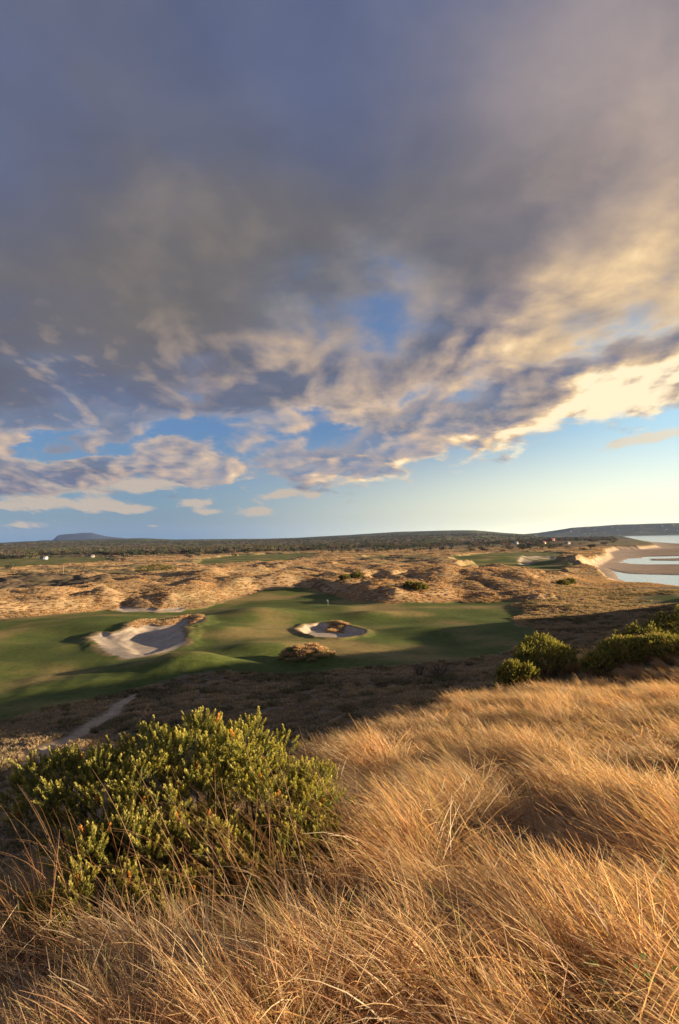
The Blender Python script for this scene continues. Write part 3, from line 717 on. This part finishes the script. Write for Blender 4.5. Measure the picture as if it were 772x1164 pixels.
if 'sky' not in QUICK:
    R = np.random.default_rng(21)
    c0 = np.array([.09, .115, .03]); c1 = np.array([.55, .49, .14])  # dark foot to bright tip; tips lifted so shoots look sunlit
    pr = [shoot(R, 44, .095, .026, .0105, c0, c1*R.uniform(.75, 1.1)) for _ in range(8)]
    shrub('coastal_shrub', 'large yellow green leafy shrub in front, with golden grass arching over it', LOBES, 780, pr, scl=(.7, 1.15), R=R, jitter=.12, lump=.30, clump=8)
    c0 = np.array([.09, .11, .03]); c1 = np.array([.46, .42, .11])  # tip colour raised here too, painting light on the crest shrubs
    pm = [shoot(R, 14, .20, .085, .034, c0, c1*R.uniform(.8, 1.1)) for _ in range(5)]
    pf = [shoot(R, 12, .32, .15, .075, c0*.8, c1*.8*R.uniform(.8, 1.1)) for _ in range(5)]
    def lob(u, v, d, w, h, dep=None):  # px size
        k = d/F; c = P(u, v, d); top = c[2]+h*k; g_ = gz(c[0], c[1])-.1; hh = max((top-g_)/2, h*k)
        return (np.array([c[0], c[1], top-hh]), (w*k, (dep or w*.8)*k, hh))
    S = [('rounded shrub with lit yellowish top, left of the widest one behind the crest', [lob(615,740,31,24,14), lob(636,746,31,15,9), lob(598,747,30,12,8)], 1500, pm),
         ('small low dark shrub just under the rounded one, on the crest', [lob(583,762,28,13,6), lob(600,764,28,9,4), lob(571,765,28,6,3)], 800, pm),
         ('widest shrub behind the crest, dark with yellow green top', [lob(715,744,31,30,14), lob(752,740,31,28,13), lob(680,754,30,15,8), lob(800,745,31,26,14)], 2900, pm),
         ('small dark shrub on the ridge behind the widest shrub', [lob(722,720,50,12,5), lob(706,724,50,8,3), lob(740,720,50,8,5)], 800, pf),
         ('dark green shrub mass on the ridge beside the small lawn', [lob(754,705,64,13,5), lob(780,699,64,16,7), lob(738,709,64,7,2)], 1300, pf)]
    for lb, ls, n_, pp in S:
        shrub('coastal_shrub', lb, ls, n_, pp, group='shrubs along the dune crest', R=R, rad=.04)
    # dark shrubs among the far dunes
    pff = [shoot(R, 8, .8, .55, .4, c0*.6, c1*.55) for _ in range(4)]
    for lb, pl in [('dark bush clump on the far dunes beyond the large bunker', [(163,648,8,3.4),(178,646,9,4),(192,647,8,3)]), ('dark bushes in the hollow left of the pale dune bunker', [(405,655,6,3),(392,657,5,2.5)]),
                   ('dark green bush in front of the pale dune bunker', [(476,668,9,4),(466,666,6,3)]), ('dark bush on the dune by the distant lawn', [(640,664,6,3),(648,662,5,3)])]:
        ls = []
        for (u_, v_, w_, h_) in pl:
            p = on_ray(u_, v_+h_*.6, 60, 2500); d = math.hypot(p[0], p[1]); k = d/F; ls.append((p+np.array([0, 0, h_*k*.4]), (w_*k, w_*k*.8, h_*k)))
        shrub('dune_bush', lb, ls, 420, pff, group='dark bushes among the dunes', R=R, rad=.06, cat='bush')
    # bare twiggy shrubs
    for (u_, v_, h_, lb) in [(168,828,3.0,'bare twiggy shrub behind the left of the large shrub'),(200,832,2.6,'bare twiggy shrub behind the middle of the large shrub'),(498,770,3.2,'bare upright shrub on the shaded slope beside the bleached branch'),(478,768,2.2,'smaller bare shrub left of the upright one'),(40,880,2.4,'bare reddish shrub at the foot of the path')]:
        p = on_ray(u_, v_, 45, 300); o = empty('bare_shrub', p, lb, 'shrub', 'bare shrubs on the shaded slope')
        mb = MB()
        for _ in range(11):
            dd = np.array([R.normal(0, .5), R.normal(0, .5), 1]); dd /= np.linalg.norm(dd)
            bare(R, mb, np.array([R.normal(0, .15), R.normal(0, .15), -.1]), dd, h_*.5, .035, 3)
        mb.build('twigs', M_TWIG, o)
    # bleached fallen limb
    p = on_ray(518, 764, 45, 300); o = empty('fallen_branch', p, 'pale bleached dead branch lying on the shaded slope', 'branch')
    mb = MB(); q = 2.4
    mb.tube(np.array([(-1.2,0,-.05),(-.8,.05,.25),(-.45,0,.36),(-.2,0,.22),(.2,.1,.16),(.6,0,.34),(1.1,.1,.02)])*q, np.array([.05,.05,.045,.04,.035,.03,.02])*q*.8, 7)
    mb.tube(np.array([(-.45,0,.36),(-.3,.1,.5),(-.1,.1,.53)])*q, np.array([.03,.025,.015])*q, 5); mb.tube(np.array([(.6,0,.34),(.75,-.05,.42),(.98,0,.38)])*q, np.array([.03,.02,.012])*q, 5)
    mb.build('limb', M_PALE, o)
    # broad-leaved plant low on the right
    p = P(733, 1108, 2.75); z = gz(p[0], p[1]); o = empty('ground_plant', (p[0], p[1], z), 'small plant with round green leaves in the grass, bottom right', 'plant')
    V, Cc = [], []; mb = MB(); top = p[2]-z
    for k in range(90):
        c = np.array([R.normal(0, .06), R.normal(0, .06), top+R.uniform(-.16, .03)]); n_ = np.array([R.normal(0, .5), R.normal(0, .5)-.3, 1]); n_ /= np.linalg.norm(n_)
        a = np.cross(n_, [1, 0, 0]); a /= np.linalg.norm(a); b = np.cross(n_, a); s = R.uniform(.006, .013); an = np.linspace(0, 2*np.pi, 7)[:-1]
        q = c+s*(np.cos(an)[:, None]*a+np.sin(an)[:, None]*b*1.15)+n_*.15*s*(np.cos(an)**2)[:, None]
        V.append(q); Cc.append(np.repeat((np.array([.07, .15, .03]) if R.uniform() < .8 else np.array([.25, .07, .04]))[None]*R.uniform(.7, 1.3), 6, 0))
        if k % 3 == 0: mb.tube([(c[0]*.3, c[1]*.3, 0), (c[0]*.8, c[1]*.8, c[2]*.6), c], .0025, 4)
    mesh_obj('leaves', np.vstack(V), np.arange(540).reshape(-1, 6), M_LEAF, o, col=np.vstack(Cc)); mb.build('stems', M_TWIG, o)

# ------------------------------------------------------------------ trees
def crown(R, w, h, z0, n, s, c, lobes=5):
    L = [(np.array([R.normal(0, w*.28), R.normal(0, w*.28), z0+h*R.uniform(.3, .75)]), np.array([w*R.uniform(.3, .5), w*R.uniform(.3, .5), h*R.uniform(.22, .38)])) for _ in range(lobes)]
    V, Cc = [], []
    for k in range(n):
        cc_, r = L[R.integers(lobes)]; d = R.normal(size=3); d /= np.linalg.norm(d); p = cc_+d*r*R.uniform(.65, 1.08)
        a = R.normal(size=3); a /= np.linalg.norm(a); b = np.cross(a, R.normal(size=3)); b /= np.linalg.norm(b); q = s*R.uniform(.6, 1.3)
        V += [p, p+a*q*.6+b*q*.4, p+a*q*1.1, p+a*q*.5-b*q*.4]; cl = c*R.uniform(.82, 1.2); Cc += [cl]*4
    return np.array(V), np.array(Cc)
def tree_proto(R, w, h, n, s, c, dead=False):
    V, Cc = crown(R, w, h*.75, h*.25, n, s, c)
    mb = MB(); mb.tube([(0,0,-.3),(.1,0,h*.25),(.0,.1,h*.6)], [w*.05, w*.04, w*.015], 6)
    for a in R.uniform(0, 6.28, 4): mb.tube([(0.05,0,h*.3),(math.cos(a)*w*.2,math.sin(a)*w*.2,h*.55)], [w*.025, w*.01], 5)
    return V, Cc, mb
if 'sky' not in QUICK:
    R = np.random.default_rng(31)
    tones = [np.array([.045,.052,.028]), np.array([.07,.058,.04]), np.array([.10,.075,.055]), np.array([.035,.05,.025]), np.array([.085,.08,.035])]
    wd = []
    for i, c in enumerate(tones*2):
        c = c*1.35
        w_ = R.uniform(8, 13); h_ = R.uniform(6, 11); V, Cc, mb = tree_proto(R, w_, h_, 150, 1.6, c)
        tb = np.vstack(mb.V); q4 = np.arange(len(V)).reshape(-1, 4)
        allV = np.vstack([V, tb]); n0 = len(V)
        fq = [np.vstack([q4]+[np.asarray(q)+n0 for q in mb.Q]), np.vstack(mb.T)+n0]
        wd.append(mesh_obj('far_tree', allV, fq, M_WOOD_I, col=np.vstack([Cc, np.tile([.09, .07, .055], (len(tb), 1))]), link=False))
    cw = make_coll('far_trees', wd)
    N0 = 26000
    u_ = R.uniform(-60, 700, N0); a_ = np.arctan((u_-386)/F); r_ = 1000*(5500/1000)**R.uniform(size=N0); X = r_*np.sin(a_); Y = r_*np.cos(a_)
    z, m = ground_z(X, Y)
    start = np.interp(u_, [-60, 130, 200, 300, 400, 500, 560, 640, 700], [1330, 1300, 1150, 1250, 1500, 1600, 1900, 2400, 2600])
    dens = sstep(-.25, .15, fbm(X/160, Y/90, 3))*np.interp(r_, [1000, 2200, 3500, 5500], [1, .9, .6, .5])
    k = (r_ > start*(1+.08*perlin(X/120, Y/120))) & (m['be'] > 20) & (R.uniform(size=N0) < dens)
    k |= (r_ > 1000) & (m['f'] < .1) & (m['be'] > 20) & (R.uniform(size=N0) < .03)
    X, Y, z = X[k], Y[k], z[k]; n = len(X)
    scatter('woodland', np.stack([X, Y, z], -1), np.stack([np.zeros(n), np.zeros(n), R.uniform(0, 6.28, n)], -1), R.uniform(.55, 1.1, n), R.integers(0, 10, n), .5+.5*fbm(X/300, Y/300, 2)+R.normal(0, .2, n), cw, 'dark far woodland belt below the hills', 'woodland')
    # single trees nearer than the woods
    TL = [(362,611,2600,11,'tallest far tree breaking the skyline above the woods'),(216,636,900,6,'single dark tree beside the pale pole'),(140,640,800,5,'round bush-like tree at the far left field edge'),
          (12,652,640,6,'reddish small tree at the edge of the far green field'),(268,634,1000,7,'small tree left of the far pale green'),(455,628,1150,7,'small dark tree above the middle dunes'),(540,622,1500,8,'dark tree left of the white sheds'),
          (575,619,1700,9,'dark tree beside the white shed'),(655,615,1600,8,'dark tree on the wooded spit'),(675,613,1700,8,'tree at the highest part of the spit')]
    for i, (u0, v0, d0, h0, lb) in enumerate(TL):
        p = P(u0, v0, d0); z = gz(p[0], p[1]); o = empty('tree', (p[0], p[1], z), lb, 'tree', 'single trees beyond the dunes')
        V, Cc, mb = tree_proto(R, h0*1.1, h0, 160, h0*.16, tones[i % 5]); mesh_obj('crown', V, np.arange(len(V)).reshape(-1, 4), M_CROWN, o, col=Cc); mb.build('trunk', M_BARK, o)

# ------------------------------------------------------------------ houses, flagstick, poles
def house(p, L, W, H, wall, roof, label, group, rz=0, detail=True):
    o = empty('house', p, label, 'house', group, rz)
    m = MB(); m.box((-L/2,-W/2,-1),(L/2,W/2,H)); m.add([(-L/2,-W/2,H),(-L/2,W/2,H),(-L/2,0,H+W*.3),(L/2,-W/2,H),(L/2,W/2,H),(L/2,0,H+W*.3)], T=[(0,2,1),(3,4,5)]); m.build('wall', wall, o)
    e = .4; t = .18; a = W/2+e; hh = H+W*.3
    for s in (-1, 1):
        pass
    m = MB(); dz = .3*2*e*.5
    V = [(-L/2-e,-a,H-dz+.03),(L/2+e,-a,H-dz+.03),(L/2+e,0,hh+.03),(-L/2-e,0,hh+.03),(-L/2-e,a,H-dz+.03),(L/2+e,a,H-dz+.03)]
    V += [(x, y, z+t) for x, y, z in V]
    m.add(V, Q=[(0,1,2,3),(3,2,5,4),(6,9,8,7),(9,10,11,8),(0,6,7,1),(4,5,11,10),(0,3,9,6),(3,4,10,9),(1,7,8,2),(2,8,11,5)]); m.build('roof', roof, o)
    if detail:
        for x in (-L*.3, 0, L*.3):
            m = MB(); m.box((x-.7,-W/2-.06,1.0),(x+.7,-W/2+.02,2.3)); m.build('window' if x else 'door', M_GLASS if x else M_ROOF, o)
    return o
if 'sky' not in QUICK:
    HS = [(50,632.5,1180,10,7,2.6,M_WHITE,M_ROOF,'white farmhouse at the back edge of the far left field'),(104,632,1250,10,6,2.6,M_CREAM,M_ROOF,'small cream cottage right of the white farmhouse'),
          (586,618,1700,12,8,3.4,M_WHITE,M_ROOF,'white shed near the trees above the right dunes'),(603,620,1500,16,8,3,M_BRICKY,M_ROOFR,'long low brick house behind the distant lawn'),
          (617,620,1550,13,8,3,M_CREAM,M_ROOFR,'cream house right of the brick house'),(627,617,1650,14,9,4.5,M_BRICKY,M_ROOFR,'taller orange brick house near the spit'),
          (534,614,2300,30,12,4,M_CREAM,M_ROOF,'long grey roofed building on the wooded rise'),(645,621,1500,10,7,3,M_CREAM,M_ROOF,'small cream cottage beside the spit dunes'),(512,622,1700,10,7,3,M_WHITE,M_ROOF,'white hut among the middle trees')]
    for (u0,v0,d0,L_,W_,H_,wm,rm,lb) in HS:
        p = P(u0, v0, d0); house((p[0], p[1], gz(p[0], p[1])), L_, W_, H_, wm, rm, lb, 'houses beyond the dunes', rz=R.uniform(-.4, .4))
    cnt = 0
    for k in range(34):
        u0 = R.uniform(640, 772); d0 = R.uniform(9700, 11200); p = P(u0, 600, d0); z = gz(p[0], p[1])
        if z < 5: continue
        house((p[0], p[1], z), R.uniform(12, 24), 11, 5, [M_BRICKY, M_CREAM][k % 2], [M_ROOF, M_ROOFR][k % 2], 'tiny pale house of the town on the far shore hillside', 'town houses on the far shore', rz=R.uniform(-.6, .6), detail=False)
    # flagstick
    p = on_ray(373, 689, 100, 600); o = empty('golf_flag', p, 'white golf flag on its thin stick in the green', 'flag')
    m = MB(); m.tube([(0,0,-.1),(0,0,2.3)], .03, 8); m.build('flagstick', M_WHITE, o)
    m = MB(); xs = np.linspace(0, -.75, 7); V = []; 
    for x in xs: 
        y = .06*math.sin(x*9); V += [(x, y, 2.28), (x, y, 1.72), (x, y+.012, 2.28), (x, y+.012, 1.72)]
    Qd = []
    for i in range(6): Qd += [(4*i,4*i+4,4*i+5,4*i+1),(4*i+2,4*i+3,4*i+7,4*i+6),(4*i,4*i+2,4*i+6,4*i+4),(4*i+1,4*i+5,4*i+7,4*i+3)]
    Qd += [(0,1,3,2),(24,26,27,25)]
    m.add(V, Q=Qd); m.build('flag_cloth', M_WHITE, o)
    for (u0, v0, h0, lb) in [(224,639,9,'pale pole standing beyond the dunes beside the single dark tree'),(72,652,6,'pale pole at the sandy edge of the far left field')]:
        p = on_ray(u0, v0, 200, 2000); m = MB(); m.tube([(p[0],p[1],p[2]-.3),(p[0]+.1,p[1],p[2]+h0*.5),(p[0],p[1],p[2]+h0)], [.22,.18,.12], 7); 
        q = m; o = q.build('wooden_pole', M_PALE); tag(o, lb, 'pole', 'pale poles')

# ------------------------------------------------------------------ water
def water_mat():
    m, nt, b, o = newmat('sea_water')
    b.inputs['Base Color'].default_value = (.28, .31, .32, 1); b.inputs['Roughness'].default_value = .16; b.inputs['Specular IOR Level'].default_value = .6; b.inputs['IOR'].default_value = 1.33
    pos = nt.nodes.new('ShaderNodeNewGeometry').outputs['Position']
    bu = nt.nodes.new('ShaderNodeBump'); bu.inputs['Distance'].default_value = .3; bu.inputs['Strength'].default_value = .22
    nt.links.new(noise(nt, .35, 4, .6, pos), bu.inputs['Height']); nt.links.new(bu.outputs[0], b.inputs['Normal'])
    return m
if 'sky' not in QUICK:
    xs = np.array([60, 24000.]); 
    mesh_obj('water', np.array([(60,150,-5),(24000,150,-5),(24000,21000,-5),(60,21000,-5)]), np.array([[0,1,2,3]]), water_mat(), kind='structure', label='calm pale sea and tidal channels')

# ------------------------------------------------------------------ light
sun = bpy.data.lights.new('sun', 'SUN'); sun.energy = 5.0; sun.angle = math.radians(.6); sun.color = (1.0, .785, .53)
so = bpy.data.objects.new('sun', sun); C.objects.link(so)
so.rotation_euler = Vector(SUN).to_track_quat('Z', 'Y').to_euler()

#SKY_BEGIN
# ------------------------------------------------------------------ sky: Nishita plus a procedural cloud deck in the world
W = bpy.data.worlds.new('World'); sc.world = W; W.use_nodes = True
nt = W.node_tree; nt.nodes.clear()
class E:
    """a tiny expression wrapper over math nodes"""
    def __init__(s, x): s.x = x
    @staticmethod
    def op(o, *a, clamp=False):
        n = nt.nodes.new('ShaderNodeMath'); n.operation = o; n.use_clamp = clamp
        for i, v in enumerate(a):
            v = v.x if isinstance(v, E) else v
            if isinstance(v, (int, float)): n.inputs[i].default_value = v
            else: nt.links.new(v, n.inputs[i])
        return E(n.outputs[0])
    def __add__(a, b): return E.op('ADD', a, b)
    __radd__ = __add__
    def __sub__(a, b): return E.op('SUBTRACT', a, b)
    def __rsub__(a, b): return E.op('SUBTRACT', b, a)
    def __mul__(a, b): return E.op('MULTIPLY', a, b)
    __rmul__ = __mul__
    def __truediv__(a, b): return E.op('DIVIDE', a, b)
    def __rtruediv__(a, b): return E.op('DIVIDE', b, a)
def ss(a, b, x):
    n = nt.nodes.new('ShaderNodeMapRange'); n.interpolation_type = 'SMOOTHSTEP'; nt.links.new(x.x, n.inputs[0])
    n.inputs[1].default_value = a; n.inputs[2].default_value = b; return E(n.outputs[0])
tc = nt.nodes.new('ShaderNodeTexCoord'); sep = nt.nodes.new('ShaderNodeSeparateXYZ'); nt.links.new(tc.outputs['Generated'], sep.inputs[0])
dx, dy, dz = E(sep.outputs[0]), E(sep.outputs[1]), E(sep.outputs[2])
AZ = E.op('ARCTAN2', dx, dy); EL = E.op('ARCSINE', dz)
zp = E.op('MAXIMUM', dz, 0.0)+.20
def vec(x, y, z=0.0):
    n = nt.nodes.new('ShaderNodeCombineXYZ')
    for i, v in enumerate((x, y, z)):
        if isinstance(v, E): nt.links.new(v.x, n.inputs[i])
        else: n.inputs[i].default_value = v
    return n.outputs[0]
CX = dx/zp; CY = dy/zp
def nz(scale, detail, rough, ox=0., oy=0., dist=0., sx=1., sy=1., w=0.):
    return E(noise(nt, scale, detail, rough, vec(CX*sx+ox, CY*sy+oy, w), dist))
wn1 = nz(2.2, 5, .55, 31, 12, .2); wn2 = nz(2.2, 5, .55, 51, 72, .2)
WF = ss(.0, .12, EL)
AZW = AZ+(wn1-.5)*.42*WF; ELW = EL+(wn2-.5)*.26*WF
def azel(u, v):
    r = ray(u, v); r = r/np.linalg.norm(r); return math.atan2(r[0], r[1]), math.asin(r[2])
def blob(u, v, ru, rv, rot=0.0, warp=True):
    AZ, EL = (AZW, ELW) if warp else (globals()['AZ'], globals()['EL'])
    """soft spot of the sky round one bearing and height; radii in degrees*13.5"""
    a, e = azel(u, v); c, s = math.cos(rot), math.sin(rot)
    x = (AZ-a)*(F/1.0); y = (EL-e)*F
    X_ = (x*c+y*s)*(1.0/ru); Y_ = (y*c-x*s)*(1.0/rv)
    return E.op('EXPONENT', (X_*X_+Y_*Y_)*-1.0)
def total(items):
    t = None
    for w_, b_ in items:
        q = b_*w_; t = q if t is None else t+q
    return t
big = nz(1.3, 5, .50, 3.1, 1.7, .3)
med = nz(3.3, 8, .53, 0, 0, .25, 1.0, .60)
sx_, sy_ = float(SUN[0]), float(SUN[1])
off = .035
rl1 = nz(3.3, 6, .50, 0, 0, .25, 1.0, .60); rl2 = nz(3.3, 6, .50, off*sx_, off*sy_+.022, .25, 1.0, .60)
relief = (rl1-rl2)*6.0
lowz = ss(.38, .15, ELW)
smo = nz(4.2, 7, .58, 13, 4, .3, 1.0, .75)
med = med*lowz+(smo*.68+med*.32)*(1.0-lowz)          # smoother mottling higher in the deck
fine = nz(11., 6, .6, 5, 2, .3)
# coverage
ea = [azel(u, v) for u, v in [(0,560),(200,548),(420,545),(520,525),(640,492),(772,470)]]
fc = nt.nodes.new('ShaderNodeFloatCurve'); 
cv = fc.mapping.curves[0]; cv.points[0].location = (0, ea[0][1]*2); cv.points[1].location = (1, ea[-1][1]*2)
for a, e in ea[0:]: cv.points.new((a+1.0)/2.0, e*2)
fc.mapping.update(); nt.links.new(((AZ+1.0)*.5).x, fc.inputs['Value'])
EDGE = E(fc.outputs[0])*.5
above = (EL-EDGE)*F               # px above the deck's lower edge
gaps = total([(.38, blob(405,338,80,34,-.1)), (.16, blob(215,415,70,22)), (.22, blob(260,492,90,22,.12)), (.13, blob(585,425,75,16,.35)), (.22, blob(90,500,110,14)),
              (.20, blob(440,445,70,14,.2)), (.08, blob(20,370,60,60)), (.16, blob(360,545,60,10)),  (.12, blob(715,370,60,10,.5)), (.12, blob(60,450,70,12)), (.12, blob(340,470,60,12))])
thick = total([(.22, blob(60,430,150,36)), (.16, blob(330,60,420,130)), (.25, blob(180,250,320,100)), (.12, blob(560,400,120,24,.3)), (.20, blob(640,485,130,22,.35)), (.12, blob(300,440,120,20)), (.30, blob(620,220,230,110)), (.18, blob(100,535,110,16)), (.20, blob(415,530,90,16,.15)), (.12, blob(200,530,60,14))])
dens = (med-.5)*1.5+(big-.5)*.6+.60 + thick - gaps*1.3 + E.op('MINIMUM', above*.0016, .22)
crisp = ss(.30, .13, EL)
cover = (ss(.20, .80, dens)*(1.0-crisp)+ss(.34, .63, dens)*crisp)*ss(-8, 14, above+(fine-.5)*40+(med-.5)*110)
# separate little clouds under the deck
def puff(u, v, ru, rv, rot=0.0): return blob(u, v, ru, rv, rot, False)
wisp = nz(6.0, 8, .60, 9, 4, .3, 1.3, .5, 2.0)
puffs = total([(1, puff(38,572,46,8)), (1, puff(112,574,26,7)), (.9, puff(152,579,22,5)), (1.0, puff(226,571,24,6)), (.8, puff(240,582,16,4)), (1.1, puff(292,582,17,6)), (1, puff(322,562,30,6,.2)), (.8, puff(355,563,12,4)), (.6, puff(30,596,40,4)), (.5, puff(172,598,14,3)), (.9, puff(155,552,30,7)), (1.0, puff(60,553,70,9)), (.9, puff(210,546,46,9)),(.9, puff(742,497,60,7,.12)),(.7, puff(20,530,50,8))])
pc = ss(.28, .75, puffs+(wisp-.5)*1.9+(fine-.5)*.8)
# light on the clouds: the low sun is on the right
sunside = total([(.30, blob(790,330,150,120)), (.80, blob(680,468,190,30,.36)), (.50, blob(600,400,190,30,.25)), (.34, blob(720,330,130,40,.3)), (.20, blob(760,200,120,110)), (.70, blob(450,538,120,18,.1)), (.62, blob(560,512,120,20,.33)), (.3, blob(400,470,120,30)), (.34, blob(350,410,80,36)), (.52, blob(170,532,170,24)), (.30, blob(1150,380,280,240)), (.35, blob(430,370,90,60))])
lit = sunside*(.78+(med-.5)*2.4) + relief*(.05+.68*lowz) + (big-.5)*.3 + (med-.5)*.25 - .04
lit = E.op('MINIMUM', E.op('MAXIMUM', lit, 0.0), 1.35)
edgelight = ss(.80, .48, dens)*(.20+.6*sunside)*ss(.36, .16, EL)
def rgb(c): 
    n = nt.nodes.new('ShaderNodeRGB'); n.outputs[0].default_value = (*c, 1); return n.outputs[0]
def mx(f, a, b, mode='MIX'): return mixc(nt, f.x if isinstance(f, E) else f, a, b, mode)
slate = (.112, .140, .250); grey = (.165, .150, .145)
gf = total([(.85, blob(300,330,560,130)), (.35, blob(520,190,200,110))])+(big-.5)*2.2+(med-.5)*1.0
shadowc = mx(ss(-.35, 1.4, gf), slate, grey)
shadowc = mx(ss(0, 1, total([(.8, blob(720,70,220,170))])), shadowc, (.37, .31, .31))
shadowc = mx(ss(0, 1, total([(.75, blob(300,505,480,60)), (.45, blob(410,345,110,60))])), shadowc, (.205, .28, .41))
tx = .58+med*.84
shadowc = mx(1.0, shadowc, vec(tx, tx, tx), 'MULTIPLY')
warm = mx(ss(.30, .95, sunside*.9+relief*.15), (.80, .57, .38), (1.0, .71, .38))
col = mx(E.op('MINIMUM', lit+edgelight, 1.0), shadowc, warm)
col = mx(ss(.75, 1.35, lit+total([(.50, blob(745,470,90,26,.3)), (.28, blob(630,495,70,12,.3)), (.2, blob(450,540,60,10))])), col, (1.12, .93, .62))
pcol = mx(ss(-.1, 1.0, AZ), (.62, .50, .38), (1.1, .98, .72))
# clear sky
sky = nt.nodes.new('ShaderNodeTexSky'); sky.sky_type = 'NISHITA'; sky.sun_disc = False; sky.sun_elevation = SUN_EL; sky.sun_rotation = SUN_AZ
sky.air_density = 1.0; sky.dust_density = 1.0; sky.ozone_density = 1.6; sky.altitude = 20
SKYGAIN = 1.0
EXPO = 1.32; EXPI = 2**-EXPO
ten = lambda c: mx(1.0, c, (10*EXPI, 10*EXPI, 10*EXPI), 'MULTIPLY')
azn = ss(-.30, .44, AZ); eln = ss(.0, .17, EL); azh = ss(.0, .55, AZ)
low = mx(azn, (.095, .225, .41), (1.5, 1.42, .98)); high = mx(azh, (.05, .15, .40), (.52, .82, 1.0))
clear = mx(eln, low, high)
clear = mx(1.0, clear, mx(ss(.035, -.01, EL), (1, 1, 1), mx(azn, (1.25, 1.3, 1.35), (1.6, 1.6, 1.5))), 'MULTIPLY'); clear = mx(ss(.16, .42, EL), clear, (.065, .14, .36))
base = mx(1.0, mx(1.0, sky.outputs[0], (.22, .24, .26), 'MULTIPLY'), mx(1.0, clear, (7.2*EXPI, 7.2*EXPI, 7.2*EXPI), 'MULTIPLY'), 'ADD')
out = mx(E.op('MINIMUM', pc*.85, 1.0), base, ten(pcol))
out = mx(cover*ss(-.02, .03, EL), out, ten(col))
bg = nt.nodes.new('ShaderNodeBackground'); bg.inputs[1].default_value = .1; nt.links.new(out, bg.inputs[0])
wo = nt.nodes.new('ShaderNodeOutputWorld'); nt.links.new(bg.outputs[0], wo.inputs[0])
#SKY_END

# ------------------------------------------------------------------ haze
if 'sky' not in QUICK and 'nohaze' not in QUICK:
    m = bpy.data.materials.new('haze'); m.use_nodes = True; hn = m.node_tree; hn.nodes.clear()
    o_ = hn.nodes.new('ShaderNodeOutputMaterial'); v_ = hn.nodes.new('ShaderNodeVolumePrincipled')
    v_.inputs['Density'].default_value = 1.7e-5; v_.inputs['Color'].default_value = (.36, .54, 1.0, 1); hn.links.new(v_.outputs[0], o_.inputs['Volume'])
    mb = MB(); mb.box((-20500, -20500, -9), (20500, 20500, 420)); o = mb.build('haze', m); tag(o, 'thin bluish air over the whole land', None, None, 'stuff')

sc.render.engine = 'CYCLES'
sc.cycles.max_bounces = 6; sc.cycles.diffuse_bounces = 3; sc.cycles.transmission_bounces = 3; sc.cycles.volume_bounces = 0; sc.cycles.glossy_bounces = 2
sc.cycles.use_denoising = True
sc.view_settings.view_transform = 'Standard'; sc.view_settings.look = 'None'; sc.view_settings.exposure = EXPO; sc.view_settings.gamma = 1
